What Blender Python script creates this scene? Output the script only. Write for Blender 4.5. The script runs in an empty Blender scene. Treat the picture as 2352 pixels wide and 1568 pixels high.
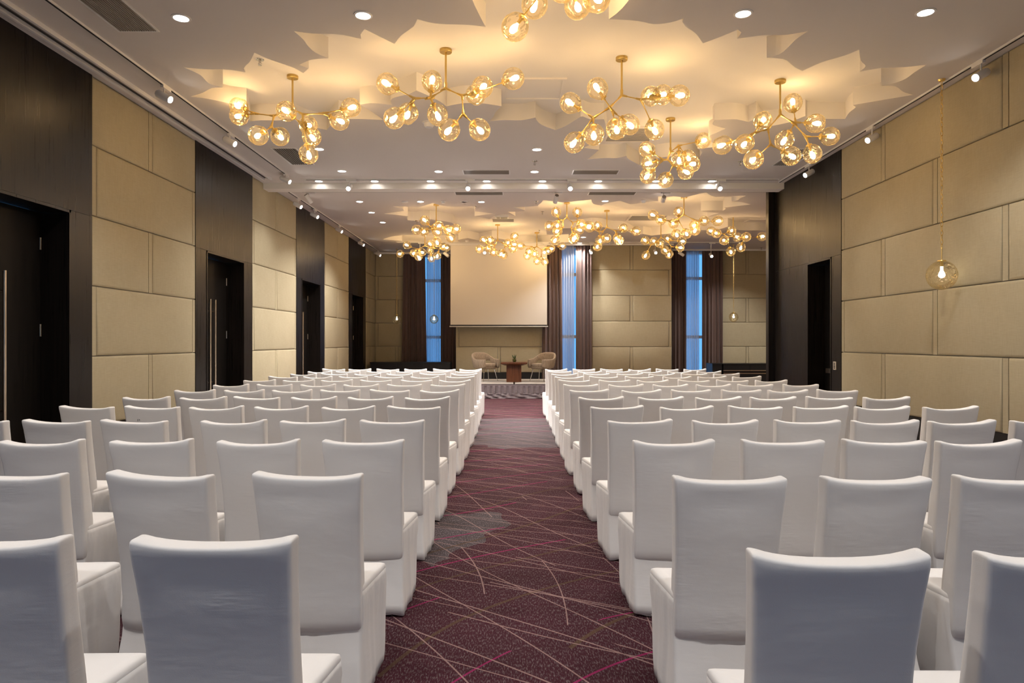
import bpy, bmesh, math, random
from mathutils import Vector, Matrix, Quaternion

random.seed(7)
sc = bpy.context.scene
COL = sc.collection
PI = math.pi
F = 1568.0            # focal length in pixels (24 mm on a 36 mm sensor, 2352 px wide)
CX, CY = 1183.0, 784.0
EYE = 1.5
CEIL = 4.52
HC = CEIL - EYE
REC = 0.225           # depth of the ceiling recesses
XL, XR = -4.8, 5.13   # side walls
XFAR = 9.8            # right wall of the wide far half
YREAR = -4.0
YPART = 13.45         # end of the near right wall
PITCH = 0.80          # height of one course of wall panels
ZBASE = 0.532


def at(x, y, Y):
    return Vector(((x - CX) * Y / F, Y, EYE + (CY - y) * Y / F))


def on_ceiling(x, y, h=HC):
    Y = F * h / (CY - y)
    return ((x - CX) * Y / F, Y)


# ---------------------------------------------------------------- materials
def new_mat(name):
    m = bpy.data.materials.new(name)
    m.use_nodes = True
    nt = m.node_tree
    nt.nodes.clear()
    out = nt.nodes.new('ShaderNodeOutputMaterial')
    return m, nt, out


def setin(node, **kw):
    for k, v in kw.items():
        node.inputs[k.replace('_', ' ')].default_value = v


def pbr(name, col, rough=0.6, metal=0.0, bump=None, spec=0.5, var=None, sheen=0.0):
    """bump = (scale xyz, strength, distance); var = (scale xyz, dark factor)"""
    m, nt, out = new_mat(name)
    b = nt.nodes.new('ShaderNodeBsdfPrincipled')
    b.inputs['Base Color'].default_value = (*col, 1)
    b.inputs['Roughness'].default_value = rough
    b.inputs['Metallic'].default_value = metal
    b.inputs['Specular IOR Level'].default_value = spec
    if sheen:
        b.inputs['Sheen Weight'].default_value = sheen
    nt.links.new(b.outputs[0], out.inputs[0])
    if bump or var:
        tc = nt.nodes.new('ShaderNodeTexCoord')
    if bump:
        mp = nt.nodes.new('ShaderNodeMapping')
        mp.inputs['Scale'].default_value = bump[0]
        nt.links.new(tc.outputs['Object'], mp.inputs[0])
        nz = nt.nodes.new('ShaderNodeTexNoise')
        nz.inputs['Scale'].default_value = 1.0
        nz.inputs['Detail'].default_value = 3
        nt.links.new(mp.outputs[0], nz.inputs['Vector'])
        bp = nt.nodes.new('ShaderNodeBump')
        bp.inputs['Strength'].default_value = bump[1]
        bp.inputs['Distance'].default_value = bump[2]
        nt.links.new(nz.outputs[0], bp.inputs['Height'])
        nt.links.new(bp.outputs[0], b.inputs['Normal'])
    if var:
        mp = nt.nodes.new('ShaderNodeMapping')
        mp.inputs['Scale'].default_value = var[0]
        nt.links.new(tc.outputs['Object'], mp.inputs[0])
        nz = nt.nodes.new('ShaderNodeTexNoise')
        nz.inputs['Scale'].default_value = 1.0
        nz.inputs['Detail'].default_value = 4
        nt.links.new(mp.outputs[0], nz.inputs['Vector'])
        rp = nt.nodes.new('ShaderNodeValToRGB')
        rp.color_ramp.elements[0].position = 0.3
        rp.color_ramp.elements[1].position = 0.7
        rp.color_ramp.elements[0].color = (*[c * var[1] for c in col], 1)
        rp.color_ramp.elements[1].color = (*col, 1)
        nt.links.new(nz.outputs[0], rp.inputs[0])
        nt.links.new(rp.outputs[0], b.inputs['Base Color'])
    return m


def emis(name, col, strength):
    m, nt, out = new_mat(name)
    e = nt.nodes.new('ShaderNodeEmission')
    e.inputs[0].default_value = (*col, 1)
    e.inputs[1].default_value = strength
    nt.links.new(e.outputs[0], out.inputs[0])
    return m


class NG:
    """tiny helper to write node maths"""
    def __init__(s, nt):
        s.nt = nt

    def m(s, op, a, b=None, c=None):
        n = s.nt.nodes.new('ShaderNodeMath')
        n.operation = op
        for i, v in enumerate((a, b, c)):
            if v is None:
                continue
            if isinstance(v, (int, float)):
                n.inputs[i].default_value = v
            else:
                s.nt.links.new(v, n.inputs[i])
        return n.outputs[0]

    def noise(s, vec, scale, detail=2, rough=0.5):
        n = s.nt.nodes.new('ShaderNodeTexNoise')
        n.inputs['Scale'].default_value = scale
        n.inputs['Detail'].default_value = detail
        n.inputs['Roughness'].default_value = rough
        s.nt.links.new(vec, n.inputs['Vector'])
        return n.outputs[0]

    def mapping(s, vec, scale, loc=(0, 0, 0)):
        n = s.nt.nodes.new('ShaderNodeMapping')
        n.inputs['Scale'].default_value = scale
        n.inputs['Location'].default_value = loc
        s.nt.links.new(vec, n.inputs[0])
        return n.outputs[0]

    def mix(s, fac, a, b):
        n = s.nt.nodes.new('ShaderNodeMix')
        n.data_type = 'RGBA'
        for i, v in ((0, fac), (6, a), (7, b)):
            if isinstance(v, tuple):
                n.inputs[i].default_value = (*v, 1)
            elif isinstance(v, (int, float)):
                n.inputs[i].default_value = v
            else:
                s.nt.links.new(v, n.inputs[i])
        return n.outputs[2]


def carpet_mat():
    m, nt, out = new_mat('patterned_carpet')
    g = NG(nt)
    b = nt.nodes.new('ShaderNodeBsdfPrincipled')
    b.inputs['Roughness'].default_value = 0.95
    b.inputs['Specular IOR Level'].default_value = 0.1
    nt.links.new(b.outputs[0], out.inputs[0])
    tc = nt.nodes.new('ShaderNodeTexCoord')
    P = tc.outputs['Object']
    sep = nt.nodes.new('ShaderNodeSeparateXYZ')
    nt.links.new(P, sep.inputs[0])
    X, Y = sep.outputs[0], sep.outputs[1]
    fleck = g.noise(g.mapping(P, (150, 34, 1)), 1.0, 2, 0.65)
    fleck = g.m('SMOOTH_MIN', g.m('MAXIMUM', g.m('MULTIPLY', g.m('SUBTRACT', fleck, 0.50), 6.0), 0.0), 1.0, 0.05)
    blotch = g.noise(P, 1.3, 2)
    mar = g.mix(blotch, (0.032, 0.009, 0.013), (0.058, 0.012, 0.022))
    base_m = g.mix(fleck, mar, (0.125, 0.094, 0.10))
    base_g = g.mix(fleck, (0.060, 0.048, 0.053), (0.175, 0.148, 0.158))
    # grey drifts of the pattern
    wob = g.m('MULTIPLY', g.m('SUBTRACT', g.noise(P, 0.55, 3), 0.5), 3.2)
    yy = g.m('ADD', Y, wob)
    d1 = g.m('ABSOLUTE', g.m('SUBTRACT', yy, 11.4))
    p1 = g.m('LESS_THAN', d1, 2.0)
    wob2 = g.m('MULTIPLY', g.m('SUBTRACT', g.noise(P, 1.5, 2), 0.5), 1.5)
    d2y = g.m('ABSOLUTE', g.m('SUBTRACT', g.m('ADD', Y, wob2), 5.35))
    d2x = g.m('ABSOLUTE', g.m('SUBTRACT', g.m('ADD', X, wob2), -0.95))
    p2 = g.m('MULTIPLY', g.m('LESS_THAN', d2y, 0.62), g.m('LESS_THAN', d2x, 0.62))
    patch = g.m('MAXIMUM', p1, p2)
    col = g.mix(patch, base_m, base_g)

    def arcs(cx, cy, step, width, seed, amp, cover, lo=0.0):
        dx = g.m('SUBTRACT', X, cx)
        dy = g.m('SUBTRACT', Y, cy)
        r = g.m('SQRT', g.m('ADD', g.m('MULTIPLY', dx, dx), g.m('MULTIPLY', dy, dy)))
        nz = g.noise(g.mapping(P, (1, 1, 1), (seed, seed * 1.7, 0)), 0.30, 0)
        r = g.m('ADD', r, g.m('MULTIPLY', nz, amp))
        t = g.m('FRACT', g.m('DIVIDE', r, step))
        d = g.m('MULTIPLY', g.m('ABSOLUTE', g.m('SUBTRACT', t, 0.5)), step)
        line = g.m('LESS_THAN', d, width * 0.5)
        gate = g.noise(g.mapping(P, (1, 1, 1), (seed * 3.1, -seed, 0)), 0.5, 1)
        return g.m('MULTIPLY', line, g.m('GREATER_THAN', gate, cover))

    brown = arcs(8.0, -1.0, 0.52, 0.020, 3.3, 1.6, 0.45)
    mag = arcs(6.0, -5.0, 0.60, 0.018, 9.1, 2.2, 0.44)
    l1 = arcs(-5.2, -2.0, 0.36, 0.0085, 1.2, 0.8, 0.43)
    l2 = arcs(-7.5, -0.5, 0.44, 0.0085, 5.6, 0.9, 0.44)
    l3 = arcs(-3.6, -2.6, 0.40, 0.0080, 7.9, 0.9, 0.43)
    l4 = arcs(-9.0, 3.0, 0.50, 0.0080, 2.9, 1.0, 0.47)
    l5 = arcs(-4.5, -7.5, 0.46, 0.0085, 4.4, 1.0, 0.45)
    col = g.mix(g.m('MULTIPLY', brown, 0.75), col, (0.085, 0.052, 0.030))
    col = g.mix(g.m('MULTIPLY', mag, 0.8), col, (0.26, 0.016, 0.095))
    beige = g.m('MAXIMUM', g.m('MAXIMUM', l1, l2), g.m('MAXIMUM', g.m('MAXIMUM', l3, l4), l5))
    col = g.mix(g.m('MULTIPLY', beige, 0.68), col, (0.33, 0.215, 0.20))
    nt.links.new(col, b.inputs['Base Color'])
    bp = nt.nodes.new('ShaderNodeBump')
    bp.inputs['Strength'].default_value = 0.4
    bp.inputs['Distance'].default_value = 0.004
    nt.links.new(g.noise(P, 260, 2), bp.inputs['Height'])
    nt.links.new(bp.outputs[0], b.inputs['Normal'])
    return m


def cover_mat():
    """stretched white chair cover, own creases for every chair"""
    m, nt, out = new_mat('white_stretch_fabric')
    g = NG(nt)
    b = nt.nodes.new('ShaderNodeBsdfPrincipled')
    b.inputs['Base Color'].default_value = (0.80, 0.785, 0.775, 1)
    b.inputs['Roughness'].default_value = 0.85
    b.inputs['Specular IOR Level'].default_value = 0.2
    b.inputs['Sheen Weight'].default_value = 0.15
    nt.links.new(b.outputs[0], out.inputs[0])
    tc = nt.nodes.new('ShaderNodeTexCoord')
    oi = nt.nodes.new('ShaderNodeObjectInfo')
    va = nt.nodes.new('ShaderNodeVectorMath')
    va.operation = 'ADD'
    cm = nt.nodes.new('ShaderNodeCombineXYZ')
    r = g.m('MULTIPLY', oi.outputs['Random'], 40.0)
    for i in range(3):
        nt.links.new(r, cm.inputs[i])
    nt.links.new(tc.outputs['Object'], va.inputs[0])
    nt.links.new(cm.outputs[0], va.inputs[1])
    V = va.outputs[0]
    big = g.noise(g.mapping(V, (7, 7, 16)), 1.0, 2)
    fine = g.noise(g.mapping(V, (12, 12, 70)), 1.0, 1)
    gate = g.noise(V, 6.0, 1)
    gate = g.m('MAXIMUM', g.m('MULTIPLY', g.m('SUBTRACT', gate, 0.5), 3.0), 0.0)
    weave = g.noise(g.mapping(V, (420, 420, 420)), 1.0, 1)
    h = g.m('ADD', g.m('MULTIPLY', big, 0.36), g.m('MULTIPLY', g.m('MULTIPLY', fine, gate), 0.28))
    h = g.m('ADD', h, g.m('MULTIPLY', weave, 0.03))
    bp = nt.nodes.new('ShaderNodeBump')
    bp.inputs['Strength'].default_value = 0.5
    bp.inputs['Distance'].default_value = 0.012
    nt.links.new(h, bp.inputs['Height'])
    nt.links.new(bp.outputs[0], b.inputs['Normal'])
    return m


def panel_mat():
    m, nt, out = new_mat('olive_linen_panel')
    g = NG(nt)
    b = nt.nodes.new('ShaderNodeBsdfPrincipled')
    b.inputs['Roughness'].default_value = 0.9
    b.inputs['Specular IOR Level'].default_value = 0.15
    nt.links.new(b.outputs[0], out.inputs[0])
    tc = nt.nodes.new('ShaderNodeTexCoord')
    P = tc.outputs['Object']
    a = g.noise(g.mapping(P, (9, 9, 130)), 1.0, 2)
    c = g.noise(g.mapping(P, (130, 130, 9)), 1.0, 2)
    w = g.m('MULTIPLY', g.m('ADD', a, c), 0.5)
    s = g.noise(P, 1.7, 3)
    f = g.m('ADD', g.m('MULTIPLY', w, 0.7), g.m('MULTIPLY', s, 0.3))
    f = g.m('ADD', g.m('MULTIPLY', g.m('SUBTRACT', f, 0.5), 1.5), 0.5)
    nt.links.new(g.mix(f, (0.36, 0.31, 0.205), (0.50, 0.44, 0.305)), b.inputs['Base Color'])
    bp = nt.nodes.new('ShaderNodeBump')
    bp.inputs['Strength'].default_value = 0.12
    bp.inputs['Distance'].default_value = 0.003
    nt.links.new(w, bp.inputs['Height'])
    nt.links.new(bp.outputs[0], b.inputs['Normal'])
    return m


def dark_wood_mat(name, c0, c1, rough, spec=0.28):
    m, nt, out = new_mat(name)
    g = NG(nt)
    b = nt.nodes.new('ShaderNodeBsdfPrincipled')
    b.inputs['Roughness'].default_value = rough
    b.inputs['Specular IOR Level'].default_value = spec
    nt.links.new(b.outputs[0], out.inputs[0])
    tc = nt.nodes.new('ShaderNodeTexCoord')
    P = tc.outputs['Object']
    n = g.noise(g.mapping(P, (70, 70, 1.2)), 1.0, 4, 0.6)
    f = g.m('MULTIPLY', g.m('SUBTRACT', n, 0.33), 2.8)
    nt.links.new(g.mix(f, c0, c1), b.inputs['Base Color'])
    nt.links.new(g.m('ADD', g.m('MULTIPLY', n, 0.35), rough - 0.15), b.inputs['Roughness'])
    bp = nt.nodes.new('ShaderNodeBump')
    bp.inputs['Strength'].default_value = 0.12
    bp.inputs['Distance'].default_value = 0.002
    nt.links.new(n, bp.inputs['Height'])
    nt.links.new(bp.outputs[0], b.inputs['Normal'])
    return m


def globe_mat():
    m, nt, out = new_mat('amber_blown_glass')
    g = NG(nt)
    tr = nt.nodes.new('ShaderNodeBsdfTransparent')
    gl = nt.nodes.new('ShaderNodeBsdfGlossy')
    gl.inputs['Color'].default_value = (1, 0.95, 0.84, 1)
    gl.inputs['Roughness'].default_value = 0.03
    tl = nt.nodes.new('ShaderNodeBsdfTranslucent')
    tl.inputs[0].default_value = (1.0, 0.82, 0.48, 1)
    lw = nt.nodes.new('ShaderNodeLayerWeight')
    lw.inputs['Blend'].default_value = 0.30
    tc = nt.nodes.new('ShaderNodeTexCoord')
    nz = g.noise(tc.outputs['Object'], 17.0, 0)
    # folds left by blowing: narrow ridges where the noise crosses a level
    rd = g.m('ABSOLUTE', g.m('SUBTRACT', g.m('FRACT', g.m('MULTIPLY', nz, 3.0)), 0.5))
    bp = nt.nodes.new('ShaderNodeBump')
    bp.inputs['Strength'].default_value = 0.9
    bp.inputs['Distance'].default_value = 0.012
    nt.links.new(g.m('ADD', nz, g.m('MULTIPLY', rd, 0.5)), bp.inputs['Height'])
    nt.links.new(bp.outputs[0], gl.inputs['Normal'])
    nt.links.new(bp.outputs[0], lw.inputs['Normal'])
    nt.links.new(g.mix(lw.outputs['Facing'], (1.0, 0.965, 0.875), (0.97, 0.89, 0.68)), tr.inputs[0])
    m1 = nt.nodes.new('ShaderNodeMixShader')
    lw2 = nt.nodes.new('ShaderNodeLayerWeight')
    lw2.inputs['Blend'].default_value = 0.25
    rim = g.m('POWER', lw2.outputs['Facing'], 3.0)
    nt.links.new(g.m('ADD', g.m('MULTIPLY', rim, 0.30), 0.030), m1.inputs[0])
    nt.links.new(tr.outputs[0], m1.inputs[1])
    nt.links.new(tl.outputs[0], m1.inputs[2])
    m2 = nt.nodes.new('ShaderNodeMixShader')
    nt.links.new(g.m('ADD', g.m('MULTIPLY', lw.outputs['Fresnel'], 0.60), 0.015), m2.inputs[0])
    nt.links.new(m1.outputs[0], m2.inputs[1])
    nt.links.new(gl.outputs[0], m2.inputs[2])
    nt.links.new(m2.outputs[0], out.inputs[0])
    return m


def clear_glass(name, tint, refl=0.4):
    m, nt, out = new_mat(name)
    tr = nt.nodes.new('ShaderNodeBsdfTransparent')
    tr.inputs[0].default_value = (*tint, 1)
    gl = nt.nodes.new('ShaderNodeBsdfGlossy')
    gl.inputs['Roughness'].default_value = 0.02
    fr = nt.nodes.new('ShaderNodeFresnel')
    fr.inputs[0].default_value = 1.45
    g = NG(nt)
    mx = nt.nodes.new('ShaderNodeMixShader')
    nt.links.new(g.m('MULTIPLY', fr.outputs[0], refl), mx.inputs[0])
    nt.links.new(tr.outputs[0], mx.inputs[1])
    nt.links.new(gl.outputs[0], mx.inputs[2])
    nt.links.new(mx.outputs[0], out.inputs[0])
    return m


def sheer_mat():
    m, nt, out = new_mat('white_sheer')
    tr = nt.nodes.new('ShaderNodeBsdfTransparent')
    tr.inputs[0].default_value = (0.95, 0.97, 1, 1)
    df = nt.nodes.new('ShaderNodeBsdfDiffuse')
    df.inputs[0].default_value = (0.70, 0.68, 0.67, 1)
    tl = nt.nodes.new('ShaderNodeBsdfTranslucent')
    tl.inputs[0].default_value = (0.7, 0.72, 0.75, 1)
    ad = nt.nodes.new('ShaderNodeMixShader')
    ad.inputs[0].default_value = 0.5
    nt.links.new(df.outputs[0], ad.inputs[1])
    nt.links.new(tl.outputs[0], ad.inputs[2])
    lw = nt.nodes.new('ShaderNodeLayerWeight')
    lw.inputs['Blend'].default_value = 0.3
    g = NG(nt)
    mx = nt.nodes.new('ShaderNodeMixShader')
    nt.links.new(g.m('ADD', g.m('MULTIPLY', lw.outputs['Facing'], 0.38), 0.66), mx.inputs[0])
    nt.links.new(tr.outputs[0], mx.inputs[1])
    nt.links.new(ad.outputs[0], mx.inputs[2])
    nt.links.new(mx.outputs[0], out.inputs[0])
    return m


M = dict(
    carpet=carpet_mat(),
    cover=cover_mat(),
    panel=panel_mat(),
    wood=dark_wood_mat('dark_stained_veneer', (0.0045, 0.0038, 0.0034), (0.015, 0.0105, 0.008), 0.30),
    door=dark_wood_mat('black_stained_door', (0.004, 0.0035, 0.003), (0.010, 0.0075, 0.006), 0.40, 0.15),
    tablewood=dark_wood_mat('red_brown_wood', (0.045, 0.014, 0.006), (0.15, 0.052, 0.02), 0.34),
    black=pbr('black_laminate', (0.010, 0.010, 0.011), 0.35),
    base=pbr('black_base', (0.008, 0.008, 0.009), 0.5),
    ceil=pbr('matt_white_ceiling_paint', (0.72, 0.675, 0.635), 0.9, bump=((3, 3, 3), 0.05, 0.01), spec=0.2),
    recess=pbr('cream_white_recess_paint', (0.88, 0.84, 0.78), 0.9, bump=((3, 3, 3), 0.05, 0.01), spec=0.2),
    plaster=pbr('grey_plaster', (0.42, 0.40, 0.37), 0.9, spec=0.2),
    white=pbr('white_enamel', (0.80, 0.79, 0.78), 0.4),
    dark=pbr('dark_gap', (0.012, 0.011, 0.010), 0.7),
    grille=pbr('vent_grey', (0.30, 0.265, 0.235), 0.6),
    brass=pbr('brushed_brass', (0.80, 0.58, 0.20), 0.33, 0.85),
    steel=pbr('satin_steel', (0.70, 0.58, 0.45), 0.28, 1.0),
    chrome=pbr('polished_chrome', (0.75, 0.74, 0.72), 0.12, 1.0),
    curtain=pbr('brown_drape', (0.150, 0.096, 0.086), 0.8, bump=((250, 250, 250), 0.15, 0.001), sheen=0.2, var=((30, 30, 0.6), 0.7)),
    sheer=sheer_mat(),
    pane=clear_glass('window_pane', (0.92, 0.96, 1.0)),
    fill_pane=clear_glass('fill_tinted_pane', (1.0, 0.80, 0.70)),  # unseen rear pane, tinted to make the fill daylight less blue
    screen=pbr('matt_projection_screen', (0.84, 0.80, 0.735), 0.9, spec=0.1),
    tweed=pbr('taupe_woven_upholstery', (0.36, 0.275, 0.195), 0.9, bump=((160, 160, 30), 0.5, 0.003), spec=0.15, var=((70, 70, 8), 0.55)),
    stage=pbr('grey_stage_carpet', (0.33, 0.30, 0.27), 0.95, bump=((200, 200, 200), 0.3, 0.002)),
    skirt=pbr('mauve_grey_pleated_skirt', (0.165, 0.130, 0.138), 0.55, var=((30, 30, 30), 0.7), sheen=0.3),
    globe=globe_mat(),
    vase=clear_glass('green_tinted_glass', (0.80, 0.82, 0.55), 1.0),
    leaf=pbr('succulent_leaf', (0.07, 0.11, 0.035), 0.5, var=((20, 20, 20), 0.5)),
    bulb=emis('warm_bulb', (1.0, 0.67, 0.34), 60.0),
    pbulb=emis('pendant_bulb', (1.0, 0.90, 0.76), 11.0),
    lens=emis('cool_lamp_lens', (1.0, 0.95, 0.90), 26.0),
    spotlens=emis('spot_lamp_lens', (1.0, 0.96, 0.92), 60.0),
    ink=pbr('black_ink', (0.02, 0.02, 0.022), 0.8),
    cardw=pbr('pale_card', (0.62, 0.55, 0.45), 0.6),
)


# ---------------------------------------------------------------- mesh helpers
def box(bm, x0, x1, y0, y1, z0, z1):
    v = [bm.verts.new((x, y, z)) for z in (z0, z1) for y in (y0, y1) for x in (x0, x1)]
    for f in ((0, 2, 3, 1), (4, 5, 7, 6), (0, 1, 5, 4), (2, 6, 7, 3), (0, 4, 6, 2), (1, 3, 7, 5)):
        bm.faces.new([v[i] for i in f])


def frame_of(d):
    d = Vector(d).normalized()
    a = Vector((0, 0, 1)) if abs(d.z) < 0.95 else Vector((1, 0, 0))
    u = d.cross(a).normalized()
    return u, d.cross(u).normalized(), d


def tube(bm, pts, radii, n=10, caps=True):
    """a tube through pts, one radius per point"""
    rings = []
    pts = [Vector(p) for p in pts]
    for i, p in enumerate(pts):
        d = pts[min(i + 1, len(pts) - 1)] - pts[max(i - 1, 0)]
        if d.length < 1e-9:
            d = pts[-1] - pts[0]
        u, w, _ = frame_of(d)
        r = radii[i] if isinstance(radii, (list, tuple)) else radii
        rings.append([bm.verts.new(p + (u * math.cos(2 * PI * k / n) + w * math.sin(2 * PI * k / n)) * r) for k in range(n)])
    for a, b in zip(rings, rings[1:]):
        for k in range(n):
            bm.faces.new((a[k], a[(k + 1) % n], b[(k + 1) % n], b[k]))
    if caps:
        bm.faces.new(rings[0][::-1])
        bm.faces.new(rings[-1])
    return rings


def lathe(bm, prof, n=24, ax=Matrix()):
    """revolve (r, z) pairs about local z"""
    rings = []
    for r, z in prof:
        if r < 1e-6:
            rings.append([bm.verts.new(ax @ Vector((0, 0, z)))])
        else:
            rings.append([bm.verts.new(ax @ Vector((r * math.cos(2 * PI * k / n), r * math.sin(2 * PI * k / n), z))) for k in range(n)])
    for a, b in zip(rings, rings[1:]):
        if len(a) == 1 and len(b) == 1:
            continue
        for k in range(n):
            if len(a) == 1:
                bm.faces.new((a[0], b[(k + 1) % n], b[k]))
            elif len(b) == 1:
                bm.faces.new((a[k], a[(k + 1) % n], b[0]))
            else:
                bm.faces.new((a[k], a[(k + 1) % n], b[(k + 1) % n], b[k]))


def loft(bm, rings, cap0=True, cap1=True):
    R = [[bm.verts.new(p) for p in r] for r in rings]
    n = len(R[0])
    for a, b in zip(R, R[1:]):
        for k in range(n):
            bm.faces.new((a[k], a[(k + 1) % n], b[(k + 1) % n], b[k]))
    if cap0:
        bm.faces.new(R[0][::-1])
    if cap1:
        bm.faces.new(R[-1])


def mesh_of(name, bm, mat, smooth=True, angle=40):
    bmesh.ops.recalc_face_normals(bm, faces=bm.faces)
    me = bpy.data.meshes.new(name)
    bm.to_mesh(me)
    bm.free()
    me.materials.append(mat)
    if smooth:
        for p in me.polygons:
            p.use_smooth = True
        me.set_sharp_from_angle(angle=math.radians(angle))
    return me


def link(name, data, parent=None, loc=(0, 0, 0), rot=None):
    o = bpy.data.objects.new(name, data)
    COL.objects.link(o)
    o.location = loc
    if rot is not None:
        o.rotation_mode = 'QUATERNION'
        o.rotation_quaternion = rot
    if parent is not None:
        o.parent = parent
    return o


def obj(name, bm, mat, parent=None, smooth=True, angle=40, loc=(0, 0, 0), rot=None):
    return link(name, mesh_of(name, bm, mat, smooth, angle), parent, loc, rot)


def tag(o, label, cat, group=None, kind=None):
    o['label'] = label
    o['category'] = cat
    if group:
        o['group'] = group
    if kind:
        o['kind'] = kind
    return o


def thing(name, label, cat, loc=(0, 0, 0), rotz=0.0, group=None):
    o = link(name, None, None, loc)
    o.empty_display_size = 0.1
    o.rotation_euler = (0, 0, rotz)
    return tag(o, label, cat, group)


def structure(o, label, cat):
    return tag(o, label, cat, None, 'structure')


def dup(root):
    r = root.copy()
    COL.objects.link(r)
    for ch in list(root.children):
        c = ch.copy()
        COL.objects.link(c)
        c.parent = r
        for gch in list(ch.children):
            d = gch.copy()
            COL.objects.link(d)
            d.parent = c
    return r


ORD = ['', 'first', 'second', 'third', 'fourth', 'fifth', 'sixth', 'seventh', 'eighth', 'ninth', 'tenth',
       'eleventh', 'twelfth', 'thirteenth']

# ---------------------------------------------------------------- camera, world, colour
cam = bpy.data.cameras.new('camera')
cam.lens = 24.0
cam.sensor_width = 36.0
cam.shift_x = -(CX - 1176.0) / 2352.0
cam.clip_end = 200
co = bpy.data.objects.new('camera', cam)
COL.objects.link(co)
co.location = (0, 0, EYE)
co.rotation_euler = (PI / 2, 0, 0)
sc.camera = co

w = bpy.data.worlds.new('dusk_sky')
sc.world = w
w.use_nodes = True
bg = w.node_tree.nodes['Background']
bg.inputs[0].default_value = (0.15, 0.46, 0.95, 1)
bg.inputs[1].default_value = 1.35

vs = sc.view_settings
vs.view_transform = 'Standard'
vs.look = 'None'
vs.exposure = 0.0
vs.gamma = 1.0
vs.use_curve_mapping = False
try:
    sc.cycles.use_denoising = True
    sc.cycles.use_adaptive_sampling = True
    sc.cycles.adaptive_threshold = 0.12
    sc.cycles.adaptive_min_samples = 16
    sc.cycles.transparent_max_bounces = 12
    sc.cycles.sample_clamp_indirect = 4.0
    sc.cycles.max_bounces = 6
    sc.cycles.diffuse_bounces = 3
    sc.cycles.glossy_bounces = 2
    sc.cycles.transmission_bounces = 2
    sc.cycles.caustics_reflective = False
    sc.cycles.caustics_refractive = False
except Exception:
    pass

# ---------------------------------------------------------------- floor
bm = bmesh.new()
box(bm, XL - 0.5, XFAR + 0.3, YREAR - 0.3, 24.0, -0.12, 0.0)
structure(obj('floor', bm, M['carpet'], smooth=False), 'dark maroon and grey carpet with thin curved lines', 'floor')

# ---------------------------------------------------------------- ceiling with two leaf-edged recesses
NEAR_COVE = [(421.7, 154.7), (472, 159), (513.8, 159.3), (534, 161), (564, 166.3), (560, 157), (565, 150), (571, 145), (577, 136), (584.3, 121),
    (616.8, 135.5), (653, 148), (675, 156), (696.4, 168), (709, 157), (687, 149), (714, 137.5), (754.2, 133.7), (725, 121), (707, 105), (697, 91),
    (675, 71.6), (718, 77), (761.4, 77.7), (786.7, 80.2), (830, 89.6), (828.3, 79.5), (837.3, 66.9), (869.8, 83), (906, 101), (920, 83),
    (936, 71), (950, 61), (958.4, 44), (996.3, 53.5), (1036, 56), (1075.8, 57), (1115.6, 62), (1105, 42), (1097.5, 27), (1086.7, 3.6), (1078, -30),
    (1120, -60), (1250, -95), (1380, -70), (1470, -35), (1444.4, 0), (1429, 19), (1415, 32), (1398.5, 44), (1463.6, 47.8), (1501.8, 55.5), (1540, 51.7),
    (1570.7, 42), (1567, 49.7), (1574.5, 61), (1597.5, 76.5), (1614.7, 99.5), (1651, 86), (1695, 68), (1702.7, 74.6), (1693, 88.8), (1722.3, 84.9),
    (1758, 80.4), (1802.7, 80.4), (1856.3, 71.5), (1829.5, 89.3), (1811.7, 107), (1800, 118), (1789, 125), (1761, 132.7), (1798, 135), (1807, 138.5), (1825, 154),
    (1843, 163), (1887.6, 143), (1941, 127.3), (1973.3, 114), (1977, 138.5), (1988, 151.9), (1974.7, 164.4), (1994.8, 160.8), (2021.6, 156.3), (2079.6, 154),
    (2128.8, 148.3), (2102, 165), (2079.6, 181), (2053, 191), (2023.8, 196.5), (2057, 198.7), (2075, 211), (2097.5, 218), (2055, 225), (2012.6, 232), (1959, 241), (1965.7, 246),
    (1950, 259), (1941, 273), (1896.4, 272.7), (1854, 270.5), (1849.7, 266), (1811.4, 281), (1769, 289.7), (1750, 288), (1737, 269.5), (1730.6, 274.8), (1719, 280),
    (1700.8, 275.9), (1683.8, 273.7), (1641, 275.9), (1637, 285.4), (1649.8, 291), (1666.8, 295), (1645.6, 304.6), (1628.6, 313), (1632, 325), (1652, 331),
    (1640, 338), (1602, 340.7), (1612.6, 349), (1608, 358), (1607, 366), (1585, 360), (1560, 358), (1530, 360), (1500, 366), (1469, 378.9), (1444.4, 365.5), (1438.7, 357.8),
    (1417.6, 362.8), (1387, 362.8), (1348, 366), (1358, 359), (1376, 343.8), (1361, 342), (1341, 339), (1368, 326), (1392, 313), (1392, 290), (1387, 273.5),
    (1358, 274), (1339.7, 267.5), (1333.4, 268), (1299, 289), (1276, 298.5), (1245, 287), (1232, 275.5), (1230, 269.8), (1195.7, 276.3), (1157.4, 275.5), (1123, 278.6),
    (1133, 268), (1138, 258), (1151.7, 244), (1122.8, 239.2), (1097.5, 236.7), (1068.6, 236.7), (1043, 240.3), (1025, 244), (1010.8, 233), (978, 216.8), (956.6, 207.8),
    (935, 216.8), (906, 224), (897, 231.3), (900.5, 241), (873.4, 237.8), (851.8, 236.7), (826.5, 240.3), (859, 260), (880.7, 275.4), (826.5, 272.9), (797.5, 273),
    (778, 268), (765, 280), (751, 298.5), (729.6, 294), (705, 288), (683.7, 278.6), (673, 271), (642, 276.3), (599.5, 276.3), (575, 278.6), (570, 262), (566, 242),
    (530, 237.8), (508.4, 233), (472, 226), (438, 222), (465, 213), (486.7, 202.4), (512, 200.6), (483, 193), (472, 184), (461, 173), (442, 163)]
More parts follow.
